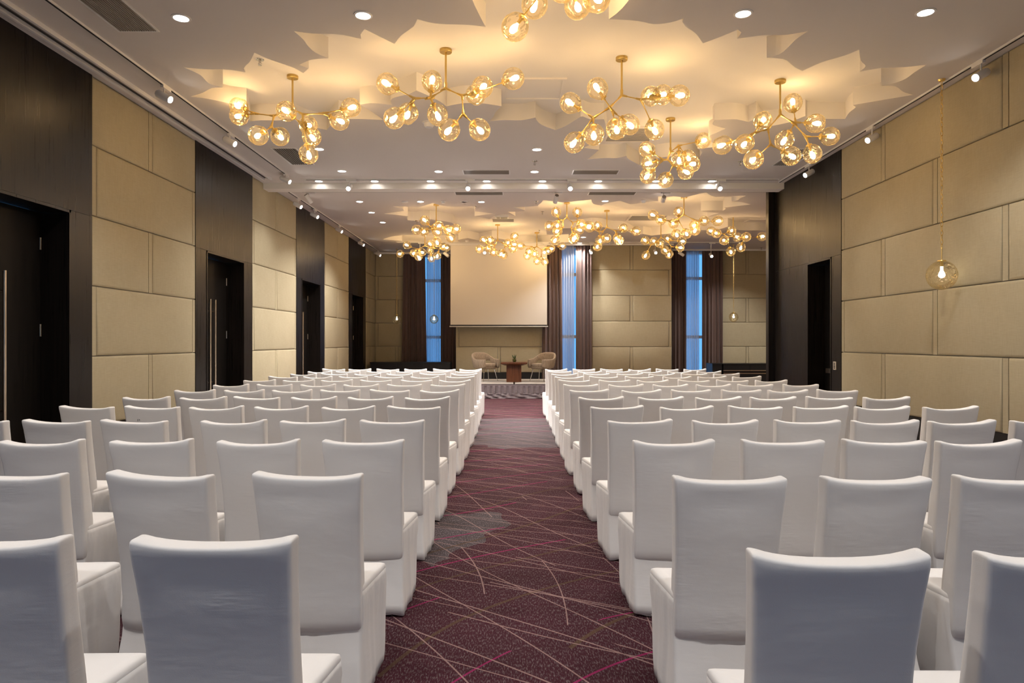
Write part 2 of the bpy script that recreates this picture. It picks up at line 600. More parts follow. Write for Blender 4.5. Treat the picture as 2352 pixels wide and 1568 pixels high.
FAR_COVE = [(902.6, 473.4), (938, 474.5), (961, 476), (973.6, 472.4), (994.7, 466), (1005, 469.7), (1021, 473), (1037, 474.5), (1058, 474.5), (1094, 473.4),
    (1090.5, 479), (1091.6, 484), (1090, 485), (1134.7, 490.6), (1106, 494), (1090, 496), (1111.6, 500), (1124, 503.4), (1133, 497), (1145, 493.5), (1160, 492), (1172, 492.5), (1183.6, 496), (1179, 493),
    (1166.3, 486), (1184, 486), (1204, 484.5), (1204, 482), (1178, 475.5), (1214.7, 474.5), (1235.7, 472.5), (1237, 469.7), (1244, 464.5), (1247, 459.3), (1270, 462), (1294, 464.5),
    (1322, 462), (1358, 458), (1359.7, 464), (1365.5, 469), (1381.5, 472), (1390.7, 467.4), (1406.8, 464), (1424, 460.8), (1434, 464.5), (1448, 469), (1468, 466.7),
    (1487, 463.4), (1511.7, 461.7), (1511.7, 451), (1528.6, 452), (1551, 451), (1572, 454), (1583, 450.5), (1604, 445.6), (1622, 441.7), (1632.4, 448.4), (1643.6, 452.6),
    (1674.5, 450.5), (1714.5, 449), (1699.8, 455.4), (1694, 460), (1680, 462.4), (1700, 463.5), (1725, 469.5), (1688.5, 473.7), (1663, 476.5), (1666.8, 479.3), (1660.5, 483.5),
    (1639, 482.8), (1610, 483.8), (1619.8, 486.3), (1653, 489), (1632, 494.7), (1624, 498), (1680, 499), (1720, 497), (1740, 499), (1790, 498), (1850, 497), (1880, 510),
    (1850, 530), (1770, 531), (1740, 529), (1716.6, 529), (1691, 527), (1671.7, 520), (1653.5, 525.6), (1625.4, 528.4), (1608.6, 528), (1585, 533), (1560, 535), (1531, 536.8),
    (1496, 541), (1476.7, 537), (1459.6, 540), (1440, 530), (1425, 526.5), (1402, 525.4), (1382.7, 520.8), (1360, 519), (1330, 523), (1305, 524), (1254, 526), (1256, 538),
    (1280, 539), (1306, 537), (1306, 555), (1259, 557), (1235.7, 560), (1210.5, 556.6), (1185, 557), (1158, 549.7), (1145, 547.6), (1130.5, 546.5), (1100, 552), (1073.6, 546.5),
    (1052.5, 551), (1058, 557), (1010, 557.5), (961, 557), (918, 557), (924, 553), (900, 551), (879, 549.5), (900, 543), (930, 540), (944, 539), (979, 535), (991.5, 534),
    (1010, 536), (1040, 528), (1042, 514), (1026, 509), (1000, 505), (987, 503.4), (952.6, 506.5), (936.3, 505.5), (934.7, 500), (937, 496.5), (907, 493), (881.8, 490.7),
    (904, 487.5), (928, 484), (925, 479), (914, 477)]


def smooth_outline(px):
    """ceiling-plane outline; sharp tips stay sharp, the runs between them are rounded"""
    P = [Vector(on_ceiling(x, y)) for x, y in px]
    n = len(P)
    sharp = []
    for i in range(n):
        a = (P[i] - P[i - 1])
        b = (P[(i + 1) % n] - P[i])
        ang = abs(a.angle_signed(b)) if a.length > 1e-6 and b.length > 1e-6 else 0
        sharp.append(ang > math.radians(52))
    out = []
    for i in range(n):
        p0, p1, p2, p3 = P[i - 1], P[i], P[(i + 1) % n], P[(i + 2) % n]
        if sharp[i]:
            p0 = p1 - (p2 - p1) * 0.5
        if sharp[(i + 1) % n]:
            p3 = p2 + (p2 - p1) * 0.5
        out.append(p1)
        L = (p2 - p1).length
        k = 3 if L > 0.12 else 1
        for j in range(1, k):
            t = j / k
            q = 0.5 * ((2 * p1) + (p2 - p0) * t + (2 * p0 - 5 * p1 + 4 * p2 - p3) * t * t + (3 * p1 - p0 - 3 * p2 + p3) * t ** 3)
            out.append(q)
    return out


coves = [smooth_outline(NEAR_COVE), smooth_outline(FAR_COVE)]
bm = bmesh.new()
edges = []
outer = [bm.verts.new(p + (CEIL,)) for p in ((XL - 0.4, YREAR - 0.2), (XFAR + 0.2, YREAR - 0.2), (XFAR + 0.2, 23.9), (XL - 0.4, 23.9))]
for i in range(4):
    edges.append(bm.edges.new((outer[i], outer[(i + 1) % 4])))
loops = []
for cv in coves:
    vv = [bm.verts.new((p.x, p.y, CEIL)) for p in cv]
    loops.append(vv)
    for i in range(len(vv)):
        edges.append(bm.edges.new((vv[i], vv[(i + 1) % len(vv)])))
bmesh.ops.triangle_fill(bm, use_beauty=True, use_dissolve=False, edges=edges)
# keep only the ceiling field outside the two outlines


def inside(poly, x, y):
    c = False
    n = len(poly)
    for i in range(n):
        a, b = poly[i], poly[i - 1]
        if (a.y > y) != (b.y > y) and x < (b.x - a.x) * (y - a.y) / (b.y - a.y) + a.x:
            c = not c
    return c


kill = []
for f in bm.faces:
    c = f.calc_center_median()
    if any(inside(cv, c.x, c.y) for cv in coves):
        kill.append(f)
bmesh.ops.delete(bm, geom=kill, context='FACES_ONLY')
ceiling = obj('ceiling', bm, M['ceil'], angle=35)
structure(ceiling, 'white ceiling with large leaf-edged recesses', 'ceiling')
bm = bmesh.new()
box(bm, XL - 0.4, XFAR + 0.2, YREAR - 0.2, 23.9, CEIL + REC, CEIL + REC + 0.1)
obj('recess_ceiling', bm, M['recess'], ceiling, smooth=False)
for cv in coves:                        # upstands round the recesses
    bm = bmesh.new()
    lo = [bm.verts.new((p.x, p.y, CEIL)) for p in cv]
    up = [bm.verts.new((p.x, p.y, CEIL + REC)) for p in cv]
    n = len(cv)
    for i in range(n):
        bm.faces.new((lo[i], lo[(i + 1) % n], up[(i + 1) % n], up[i]))
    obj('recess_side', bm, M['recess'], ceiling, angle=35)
# unseen fill spots added over and behind the camera to brighten the chair backs
# and more added fill in the wide far half, behind the wood post
FILL_SPOTS = [(-3.1, 1.2, 165), (-1.1, 1.2, 165), (1.6, 1.2, 165), (3.6, 1.2, 165), (-3.1, 3.6, 150), (3.6, 3.6, 150), (-2.4, -2.2, 190), (2.6, -2.2, 190),
         (7.6, 16.0, 260), (8.2, 19.4, 430), (6.9, 20.8, 260)]

# ---------------------------------------------------------------- walls


def pillow(bm, T, u0, u1, z0, z1, d=0.035, rim=0.03):
    """an upholstered panel on a wall; T(u, z, out) gives the world point"""
    g = 0.004
    u0 += g; u1 -= g; z0 += g; z1 -= g
    lev = [(0.0, 0.0), (0.0, d * 0.55), (rim * 0.25, d * 0.85), (rim, d)]
    R = []
    for ins, out in lev:
        R.append([bm.verts.new(T(u, z, out)) for u, z in ((u0 + ins, z0 + ins), (u1 - ins, z0 + ins), (u1 - ins, z1 - ins), (u0 + ins, z1 - ins))])
    for a, b in zip(R, R[1:]):
        for k in range(4):
            bm.faces.new((a[k], a[(k + 1) % 4], b[(k + 1) % 4], b[k]))
    bm.faces.new(R[-1])


def flat_strip(bm, T, u0, u1, z0, z1, d=0.027):
    g = 0.006
    v = [bm.verts.new(T(u, z, d)) for u, z in ((u0 + g, z0 + g), (u1 - g, z0 + g), (u1 - g, z1 - g), (u0 + g, z1 - g))]
    b = [bm.verts.new(T(u, z, 0)) for u, z in ((u0 + g, z0 + g), (u1 - g, z0 + g), (u1 - g, z1 - g), (u0 + g, z1 - g))]
    bm.faces.new(v)
    for k in range(4):
        bm.faces.new((v[k], v[(k + 1) % 4], b[(k + 1) % 4], b[k]))


STRIP = 0.09


def panel_bay(parent, T, u0, u1, mids, edge_rows=True, phase=0):
    """courses of panels: mids = strip positions in even courses; odd courses carry strips at the bay's ends"""
    bm = bmesh.new()
    for r in range(5):
        z0 = ZBASE + PITCH * r
        z1 = min(z0 + PITCH, CEIL)
        if (r + phase) % 2 == 0:
            cuts = [m for m in mids]
            a = u0
            for c in cuts:
                pillow(bm, T, a, c - STRIP / 2, z0, z1)
                flat_strip(bm, T, c - STRIP / 2, c + STRIP / 2, z0, z1)
                a = c + STRIP / 2
            pillow(bm, T, a, u1, z0, z1)
        elif edge_rows is True:
            flat_strip(bm, T, u0, u0 + STRIP, z0, z1)
            pillow(bm, T, u0 + STRIP, u1 - STRIP, z0, z1)
            flat_strip(bm, T, u1 - STRIP, u1, z0, z1)
        else:
            a = u0
            for c in edge_rows:
                if c - STRIP / 2 > a + 0.02:
                    pillow(bm, T, a, c - STRIP / 2, z0, z1)
                flat_strip(bm, T, max(a, c - STRIP / 2), c + STRIP / 2, z0, z1)
                a = c + STRIP / 2
            if u1 - a > 0.02:
                pillow(bm, T, a, u1, z0, z1)
    return obj('fabric_panelling', bm, M['panel'], parent, angle=50)


TLEFT = lambda u, z, d: Vector((XL - 0.03 + d, u, z))
TRIGHT = lambda u, z, d: Vector((XR + 0.03 - d, u, z))
MODULE = 4.725
BAY0 = 7.74           # near end of the first fabric bay in view
WALLTOP = CEIL + 0.3

# left wall: solid piers behind the fabric, openings for the doors
LEFT_DOORS = []
bm = bmesh.new()
piers = []
y = BAY0 - 2 * MODULE
k = 0
bays_l = []
while y < 23.6:
    bays_l.append((y, min(y + 2.51, 23.45)))
    y += MODULE
doors_l = []
for a, b in bays_l:
    # wooden bay follows the fabric bay
    if b + 2.21 < 23.5 and b > 3:
        doors_l.append((b, b + 2.215))
edges_y = [YREAR - 0.2]
for (a, b) in doors_l:
    edges_y += [a + 0.36, a + 0.36 + 1.48]
edges_y.append(24.0)
for i in range(0, len(edges_y), 2):
    box(bm, XL - 0.45, XL - 0.03, edges_y[i], edges_y[i + 1], 0, WALLTOP)
for (a, b) in doors_l:
    box(bm, XL - 0.45, XL - 0.03, a + 0.36, a + 0.36 + 1.48, 2.915, WALLTOP)
wall_left = structure(obj('wall_left', bm, M['plaster'], smooth=False), 'left wall of fabric panels between dark wood door bays', 'wall')
for a, b in bays_l:
    if b > -3.5:
        panel_bay(wall_left, TLEFT, max(a, YREAR), b, [(a + b) / 2 + 0.0])
bm = bmesh.new()
box(bm, XL - 0.035, XL + 0.005, bays_l[0][1], bays_l[0][1] + 2.215, 0, CEIL)
obj('wood_cladding', bm, M['wood'], wall_left, smooth=False)
for a, b in doors_l:
    bm = bmesh.new()
    o0, o1 = b - 2.215 + 0.36, b - 2.215 + 0.36 + 1.48
    box(bm, XL - 0.035, XL + 0.005, a, o0, 0, 2.915)
    box(bm, XL - 0.035, XL + 0.005, o1, b, 0, 2.915)
    box(bm, XL - 0.035, XL + 0.005, a, b, 2.919, CEIL)
    obj('wood_cladding', bm, M['wood'], wall_left, smooth=False)
bm = bmesh.new()
for a, b in bays_l:
    if b > -3.5:
        box(bm, XL - 0.03, XL - 0.012, max(a, YREAR), b, 0, ZBASE)
structure(obj('baseboard_left', bm, M['base'], smooth=False), 'black base under the left fabric panels', 'baseboard')


def left_door(n, o0, o1, label):
    xo, xi = XL, XL - 0.30
    bm = bmesh.new()
    t = 0.03
    box(bm, xi - 0.06, xo + 0.012, o0, o0 + t, 0, 2.915)
    box(bm, xi - 0.06, xo + 0.012, o1 - t, o1, 0, 2.915)
    box(bm, xi - 0.06, xo + 0.012, o0, o1, 2.915 - t, 2.915)
    d = structure(obj('door_%d' % n, bm, M['wood'], smooth=False), label, 'door')
    mid = (o0 + o1) / 2
    for a, b in ((o0 + t, mid - 0.002), (mid + 0.002, o1 - t)):
        bm = bmesh.new()
        box(bm, xi - 0.05, xi, a, b, 0.005, 2.88)
        obj('door_leaf', bm, M['door'], d, smooth=False)
    for s in (-1, 1):
        bm = bmesh.new()
        yh = mid + s * 0.095
        tube(bm, [(xi + 0.075, yh, 0.62), (xi + 0.075, yh, 2.20)], 0.017, 12)
        for zz in (0.82, 2.0):
            tube(bm, [(xi - 0.005, yh, zz), (xi + 0.075, yh, zz)], 0.010, 8)
        obj('handle', bm, M['steel'], d)
    for zz in (0.55, 1.62, 2.55):
        bm = bmesh.new()
        tube(bm, [(xi + 0.008, o1 - t - 0.012, zz - 0.065), (xi + 0.008, o1 - t - 0.012, zz + 0.065)], 0.009, 8)
        obj('hinge', bm, M['steel'], d)
    return d


DLAB = ['near dark double door with tall steel bar handle at the left edge',
        'dark double door in the second wood bay of the left wall', 'dark double door in the third wood bay of the left wall',
        'farthest dark door of the left wall near the stage end']
dn = 0
for a, b in doors_l:
    dn += 1
    left_door(dn, a + 0.36, a + 0.36 + 1.48, DLAB[dn - 1])

# right wall
R0, R1 = 11.06, 11.97
bm = bmesh.new()
box(bm, XR + 0.03, XR + 0.45, YREAR - 0.2, R0, 0, WALLTOP)
box(bm, XR + 0.03, XR + 0.45, R1, YPART, 0, WALLTOP)
box(bm, XR + 0.03, XR + 0.45, R0, R1, 2.87, WALLTOP)
box(bm, XR + 0.03, XFAR + 0.2, YPART - 0.16, YPART, 0, WALLTOP)
wall_right = structure(obj('wall_right', bm, M['plaster'], smooth=False), 'right wall of olive fabric panels ending in dark wood', 'wall')
REND = 10.735
mids = [9.515 - 2.37 * i for i in range(6)]
eds = [8.34 - 2.37 * i for i in range(6)]
panel_bay(wall_right, TRIGHT, YREAR, REND, sorted([m for m in mids if m > YREAR + 0.2]),
          sorted([e for e in eds if e > YREAR + 0.2]) + [REND - STRIP / 2])
bm = bmesh.new()
box(bm, XR - 0.005, XR + 0.035, REND, R0, 0, 2.87)
box(bm, XR - 0.005, XR + 0.035, R1, YPART, 0, 2.87)
box(bm, XR - 0.005, XR + 0.035, REND, YPART, 2.874, CEIL)
obj('wood_cladding', bm, M['wood'], wall_right, smooth=False)
bm = bmesh.new()
box(bm, XR - 0.135, XR + 0.2, YPART, YPART + 0.14, 0, CEIL)
structure(obj('trim_4', bm, M['wood'], smooth=False), 'dark wood end post of the right wall', 'post')
bm = bmesh.new()
box(bm, XR + 0.012, XR + 0.03, YREAR, REND, 0, ZBASE)
structure(obj('baseboard_right', bm, M['base'], smooth=False), 'black base under the right fabric panels', 'baseboard')
# right door
bm = bmesh.new()
t = 0.03
box(bm, XR - 0.012, XR + 0.36, R0, R0 + t, 0, 2.87)
box(bm, XR - 0.012, XR + 0.36, R1 - t, R1, 0, 2.87)
box(bm, XR - 0.012, XR + 0.36, R0, R1, 2.87 - t, 2.87)
d = structure(obj('door_%d' % (dn + 1), bm, M['wood'], smooth=False), 'single dark door set back in the right wood wall', 'door')
bm = bmesh.new()
box(bm, XR + 0.29, XR + 0.34, R0 + t, R1 - t, 0.005, 2.83)
obj('door_leaf', bm, M['door'], d, smooth=False)
bm = bmesh.new()
box(bm, XR + 0.268, XR + 0.292, R0 + 0.05, R1 - 0.1, 0.955, 1.035)
obj('push_bar', bm, M['steel'], d, smooth=False)
bm = bmesh.new()
tube(bm, [(XR + 0.02, R0 + t + 0.01, 1.16), (XR + 0.02, R0 + t + 0.01, 1.32)], 0.008, 8)
obj('hinge', bm, M['steel'], d)
# wall control beside the door
c = at(1919, 839.5, XR * F / (1919 - CX))
sw = thing('wall_switch', 'small pale switch plate on dark wood right of the right door', 'switch', (XR - 0.005, c.y, c.z))
bm = bmesh.new()
box(bm, -0.012, 0.0, -0.045, 0.045, -0.065, 0.065)
obj('plate', bm, M['cardw'], sw, smooth=False)
for i in range(4):
    bm = bmesh.new()
    box(bm, -0.016, -0.011, -0.022, 0.018, -0.048 + i * 0.026, -0.030 + i * 0.026)
    obj('button', bm, M['black'], sw, smooth=False)

# far right wall of the wide half
bm = bmesh.new()
box(bm, XFAR, XFAR + 0.2, YPART, 24.0, 0, WALLTOP)
structure(obj('wall_far_right', bm, M['panel'], smooth=False), 'far right wall out of sight behind the wood post', 'wall')

# back wall: a middle block standing forward, a bay recessed either side
YM, YL, YRB = 21.3, 23.45, 22.6
XM0, XM1 = -1.85, 4.89
WIN = [(-3.42, -2.30, YL), (1.12, 2.22, YM), (5.42, 6.45, YRB)]


def wall_run(bm, x0, x1, yy, hole=None, thick=0.25):
    if hole is None:
        box(bm, x0, x1, yy + 0.03, yy + thick, 0, WALLTOP)
    else:
        box(bm, x0, hole[0], yy + 0.03, yy + thick, 0, WALLTOP)
        box(bm, hole[1], x1, yy + 0.03, yy + thick, 0, WALLTOP)
        box(bm, hole[0], hole[1], yy + 0.03, yy + thick, 0, 0.10)
        box(bm, hole[0], hole[1], yy + 0.03, yy + thick, 4.46, WALLTOP)


bm = bmesh.new()
wall_run(bm, XL - 0.4, XM0, YL, WIN[0])
wall_run(bm, XM0, XM1, YM, WIN[1])
wall_run(bm, XM1, XFAR, YRB, WIN[2])
box(bm, XM0, XM0 + 0.2, YM + 0.25, YL + 0.25, 0, WALLTOP)
box(bm, XM1 - 0.2, XM1, YM + 0.25, YRB + 0.25, 0, WALLTOP)
wall_back = structure(obj('wall_back', bm, M['plaster'], smooth=False), 'back wall of fabric panels behind screen and stage', 'wall')


def TB(yy):
    return lambda u, z, d: Vector((u, yy + 0.03 - d, z))


panel_bay(wall_back, TB(YL), XL, -3.45, [-4.06], [XL + 0.045])
panel_bay(wall_back, TB(YM), XM0, 1.05, [(1146 - CX) * YM / F], True)
panel_bay(wall_back, TB(YM), 2.28, XM1, [(1450.5 - CX) * YM / F], True)
panel_bay(wall_back, TB(YRB), 6.5, XFAR, [(1716.5 - CX) * YRB / F], [9.2])
bm = bmesh.new()
box(bm, XM0, 1.05, YM + 0.012, YM + 0.03, 0, ZBASE)
box(bm, 2.28, XM1, YM + 0.012, YM + 0.03, 0, ZBASE)
box(bm, XL, -3.45, YL + 0.012, YL + 0.03, 0, ZBASE)
box(bm, 6.5, XFAR, YRB + 0.012, YRB + 0.03, 0, ZBASE)
structure(obj('baseboard_back', bm, M['base'], smooth=False), 'black base under the back wall panels', 'baseboard')

# rear wall behind the camera with an unseen window widened for daylight fill
bm = bmesh.new()
box(bm, XL - 0.4, -4.3, YREAR - 0.2, YREAR, 0, WALLTOP)
box(bm, 4.7, XFAR + 0.2, YREAR - 0.2, YREAR, 0, WALLTOP)
box(bm, -4.3, 4.7, YREAR - 0.2, YREAR, 0, 0.5)
box(bm, -4.3, 4.7, YREAR - 0.2, YREAR, 3.3, WALLTOP)
structure(obj('wall_rear', bm, M['plaster'], smooth=False), 'rear wall behind the camera', 'wall')


def window(n, x0, x1, y, z0, z1, mull, label):
    bm = bmesh.new()
    fr = 0.05
    box(bm, x0, x0 + fr, y, y + 0.08, z0, z1)
    box(bm, x1 - fr, x1, y, y + 0.08, z0, z1)
    box(bm, x0, x1, y, y + 0.08, z0, z0 + fr)
    box(bm, x0, x1, y, y + 0.08, z1 - fr, z1)
    for zz in mull:
        box(bm, x0, x1, y + 0.005, y + 0.075, zz - 0.05, zz + 0.05)
    wn = structure(obj('window_%d' % n, bm, M['white'], smooth=False), label, 'window')
    bm = bmesh.new()
    box(bm, x0 + fr, x1 - fr, y + 0.035, y + 0.045, z0 + fr, z1 - fr)
    obj('pane', bm, M['fill_pane'] if n == 4 else M['pane'], wn, smooth=False)
    return wn


window(1, *WIN[0][:2], YL + 0.12, 0.10, 4.46, (1.65, 3.60), 'tall window left of the projection screen')
window(2, *WIN[1][:2], YM + 0.12, 0.10, 4.46, (1.65, 3.60), 'tall window right of the projection screen')
window(3, *WIN[2][:2], YRB + 0.12, 0.10, 4.46, (1.65, 3.60), 'tall window at the right end of the back wall')
window(4, -4.3, 4.7, YREAR - 0.14, 0.5, 3.3, (), 'broad unseen window behind the camera, sized for daylight fill')


def curtain(x0, x1, y, folds, z0, z1, amp, mat, name, label, cat, group, flare=0.0):
    bm = bmesh.new()
    nx = folds * 14
    rnd = random.Random(x0 * 31 + y)
    ph = [rnd.uniform(0, 6.28) for _ in range(4)]
    rows = []
    zs = [z0 + (z1 - z0) * t for t in (0, 0.12, 0.3, 0.5, 0.7, 0.86, 0.95, 1.0)]
    for z in zs:
        tt = (z - z0) / (z1 - z0)
        row = []
        for i in range(nx + 1):
            s = i / nx
            q = s * folds * 2 * PI
            a = amp * (0.75 + 0.35 * math.sin(s * 9 + ph[0]) + 0.1 * math.sin(3 * tt + ph[1] + s * 5))
            off = a * math.sin(q + 0.5 * math.sin(s * 7 + ph[2]) + 0.35 * (1 - tt) * math.sin(s * 11 + ph[3]))
            xx = x0 + (x1 - x0) * s + 0.25 * amp * math.sin(2 * q) + (s - 0.5) * flare * (1 - tt)
            row.append(bm.verts.new((xx, y + off, z)))
        rows.append(row)
    for a, b in zip(rows, rows[1:]):
        for i in range(nx):
            bm.faces.new((a[i], a[i + 1], b[i + 1], b[i]))
    o = obj(name, bm, mat, angle=180)
    return tag(o, label, cat, group)


DR = 'brown floor-length drapes'
ct = CEIL - 0.05
curtain(-3.80, -3.06, YL - 0.20, 6, 0.03, ct, 0.065, M['curtain'], 'drape', 'dark brown drape left of the leftmost window', 'curtain', DR, 0.14)
curtain(-2.54, -1.95, YL - 0.20, 5, 0.03, ct, 0.065, M['curtain'], 'drape', 'dark brown drape between leftmost window and projection screen', 'curtain', DR)
curtain(0.86, 1.45, YM - 0.16, 5, 0.03, ct, 0.06, M['curtain'], 'drape', 'dark brown drape between projection screen and middle window', 'curtain', DR, 0.06)
curtain(1.88, 2.38, YM - 0.16, 5, 0.03, ct, 0.06, M['curtain'], 'drape', 'dark brown drape right of the middle window', 'curtain', DR)
curtain(5.16, 5.62, YRB - 0.19, 4, 0.03, ct, 0.06, M['curtain'], 'drape', 'dark brown drape left of the rightmost window', 'curtain', DR)
curtain(6.14, 6.82, YRB - 0.19, 6, 0.03, ct, 0.06, M['curtain'], 'drape', 'dark brown drape right of the rightmost window, by the low cabinet', 'curtain', DR)
SH = 'white sheers over the tall windows'
curtain(-3.04, -2.57, YL - 0.05, 6, 0.03, ct, 0.045, M['sheer'], 'sheer_curtain', 'white sheer curtain over the leftmost blue window', 'curtain', SH)
curtain(1.30, 1.845, YM - 0.05, 7, 0.03, ct, 0.045, M['sheer'], 'sheer_curtain', 'white sheer curtain over the middle blue window', 'curtain', SH)
curtain(5.52, 6.08, YRB - 0.06, 7, 0.03, ct, 0.045, M['sheer'], 'sheer_curtain', 'white sheer curtain over the rightmost blue window', 'curtain', SH)

# curtain rails along the back wall head
bm = bmesh.new()
box(bm, XL, XM0, YL - 0.30, YL - 0.26, CEIL - 0.055, CEIL)
box(bm, XM0, XM1, YM - 0.26, YM - 0.22, CEIL - 0.055, CEIL)
box(bm, XM1, XFAR, YRB - 0.29, YRB - 0.25, CEIL - 0.055, CEIL)
structure(obj('trim_2', bm, M['white'], smooth=False), 'white curtain pelmet line along the back wall', 'trim')

# ceiling beam and slots
bm = bmesh.new()
box(bm, XL - 0.03, XFAR, 13.0, 13.28, 4.405, CEIL + 0.005)
structure(obj('trim_1', bm, M['recess'], smooth=False), 'white ceiling beam across the middle of the room', 'beam')
bm = bmesh.new()
box(bm, -4.655, -4.625, YREAR, 12.6, CEIL - 0.045, CEIL)
box(bm, -4.515, -4.485, YREAR, 12.6, CEIL - 0.045, CEIL)
tr = structure(obj('trim_3', bm, M['white'], smooth=False), 'long curtain slot in the ceiling by the left wall', 'slot')
bm = bmesh.new()
box(bm, -4.625, -4.575, YREAR, 12.6, CEIL - 0.006, CEIL)
box(bm, -4.555, -4.515, YREAR, 12.6, CEIL - 0.006, CEIL)
obj('slot_gap', bm, M['dark'], tr, smooth=False)
bm = bmesh.new()
box(bm, -4.575, -4.555, YREAR, 12.6, CEIL - 0.016, CEIL)
obj('slot_divider', bm, M['grille'], tr, smooth=False)

# ---------------------------------------------------------------- lamps


def spot_light(name, loc, aim, power, angle, blend, col, parent, radius=0.04):
    l = bpy.data.lights.new(name, 'SPOT')
    l.energy = power
    l.spot_size = math.radians(angle)
    l.spot_blend = blend
    l.color = col
    l.shadow_soft_size = radius
    o = bpy.data.objects.new(name, l)
    COL.objects.link(o)
    o.rotation_mode = 'QUATERNION'
    o.rotation_quaternion = Vector(aim).to_track_quat('-Z', 'Y')
    o.location = loc
    o.parent = parent
    return o


COOL = (1.0, 0.945, 0.895)
DOWN_POWER = 225.0
# recessed downlights: trim ring and lit lens
bm = bmesh.new()
lathe(bm, [(0.066, -0.001), (0.068, -0.008), (0.086, -0.006), (0.088, 0.0)], 28)
ME_RING = mesh_of('trim_ring', bm, M['white'])
bm = bmesh.new()
lathe(bm, [(0.0, -0.003), (0.066, -0.003)], 28)
ME_LENS = mesh_of('lens', bm, M['lens'])


def downlight(x, y, label, power=DOWN_POWER):
    X, Y = on_ceiling(x, y)
    t = thing('downlight', label, 'ceiling light', (X, Y, CEIL), 0, 'recessed ceiling downlights')
    link('trim_ring', ME_RING, t)
    link('lens', ME_LENS, t)
    spot_light('downward_beam', (0, 0, -0.012), (0, 0, -1), power, 118, 0.6, COOL, t, 0.05)


for (x, y, p_) in FILL_SPOTS:  # added fill, no fittings modelled
    spot_light('downward_beam', (x, y, CEIL - 0.02), (0, 0, -1), p_, 118, 0.6, COOL, ceiling, 0.05)
for i, (x, y) in enumerate(((416, 41), (834, 35), (1707, 31), (2126, 28))):
    downlight(x, y, 'large white downlight, %s from the left in the row nearest the camera' % ORD[i + 1])
downlight(733, 342, 'white downlight half hidden by the lowest globe of the leftmost chandelier')
downlight(1233, 343, 'white downlight alone near the middle of the ceiling')
for i, (x, y) in enumerate(((785, 392.5), (1007.4, 393.4), (1227.7, 394))):
    downlight(x, y, 'white downlight, %s from the left in the short row before the beam' % ORD[i + 1])
for i, x in enumerate((732.3, 860.5, 989, 1118, 1246, 1374, 1506.5, 1634.5)):
    downlight(x, 415.7, 'white downlight grazing the ceiling beam, %s from the left' % ORD[i + 1], 170)
for i, (x, y) in enumerate(((826, 462.7), (965.8, 462.7), (1105.7, 463.3))):
    downlight(x, y, 'white downlight, %s from the left in the row beyond the beam' % ORD[i + 1], 430)
downlight(853.6, 487.7, 'small white downlight by the left wall, nearer of two', 430)
downlight(879, 510.4, 'small white downlight by the left wall, farther of two', 430)
downlight(1390, 461.4, 'white downlight right of the far brass chandeliers beyond the beam', 430)
downlight(1340, 544.5, 'small far downlight above the middle window, higher in the picture', 340)
downlight(1331.6, 557.5, 'small far downlight close to the middle window drape', 340)

# track spotlights
bm = bmesh.new()
lathe(bm, [(0.0, 0.10), (0.035, 0.10), (0.044, 0.092), (0.046, 0.085), (0.046, -0.088), (0.043, -0.092), (0.039, -0.092), (0.037, -0.082)], 24)
ME_HEAD = mesh_of('lamp_head', bm, M['white'])
bm = bmesh.new()
lathe(bm, [(0.0, 0.103), (0.036, 0.103), (0.038, 0.099)], 24)
ME_CAP = mesh_of('back_cap', bm, M['grille'])
bm = bmesh.new()
lathe(bm, [(0.0, -0.080), (0.038, -0.080)], 24)
ME_SLENS = mesh_of('lens', bm, M['spotlens'])


def track_spot(p, aim, track_dir, label, power=130.0, lit=True, angle=52, group='white track spotlights'):
    """p = centre of the head, hung on a stem from an adapter on the ceiling track"""
    p = Vector(p)
    aim = Vector(aim).normalized()
    t = thing('track_spotlight', label, 'spotlight', (p.x, p.y, CEIL), 0, group)
    bm = bmesh.new()
    if track_dir == 'y':
        box(bm, -0.018, 0.018, -0.05, 0.13, -0.052, -0.018)
    else:
        box(bm, -0.05, 0.13, -0.018, 0.018, -0.052, -0.018)
    obj('adapter', bm, M['white'], t, smooth=False)
    bm = bmesh.new()
    dz = p.z - CEIL
    tube(bm, [(0, 0, -0.05), (0, 0, dz + 0.03)], 0.009, 8)
    obj('stem', bm, M['white'], t)
    q = aim.to_track_quat('-Z', 'Y')
    h = link('lamp_head', ME_HEAD, t, (0, 0, dz), q)
    link('back_cap', ME_CAP, h)
    if lit:
        link('lens', ME_SLENS, h)
        spot_light('spot_beam', (0, 0, -0.095), (0, 0, -1), power, angle, 0.5, COOL, h, 0.03)


def rail(name, x0, x1, y0, y1, label):
    bm = bmesh.new()
    box(bm, x0, x1, y0, y1, CEIL - 0.022, CEIL)
    t = obj(name, bm, M['white'], smooth=False)
    tag(t, label, 'track')
    bm = bmesh.new()
    if x1 - x0 > y1 - y0:
        box(bm, x0 + 0.02, x1 - 0.02, (y0 + y1) / 2 - 0.011, (y0 + y1) / 2 + 0.011, CEIL - 0.0235, CEIL - 0.02)
    else:
        box(bm, (x0 + x1) / 2 - 0.011, (x0 + x1) / 2 + 0.011, y0 + 0.02, y1 - 0.02, CEIL - 0.0235, CEIL - 0.02)
    obj('contact_slot', bm, M['dark'], t, smooth=False)


def rail_with(px, z_drop=0.22):
    return px


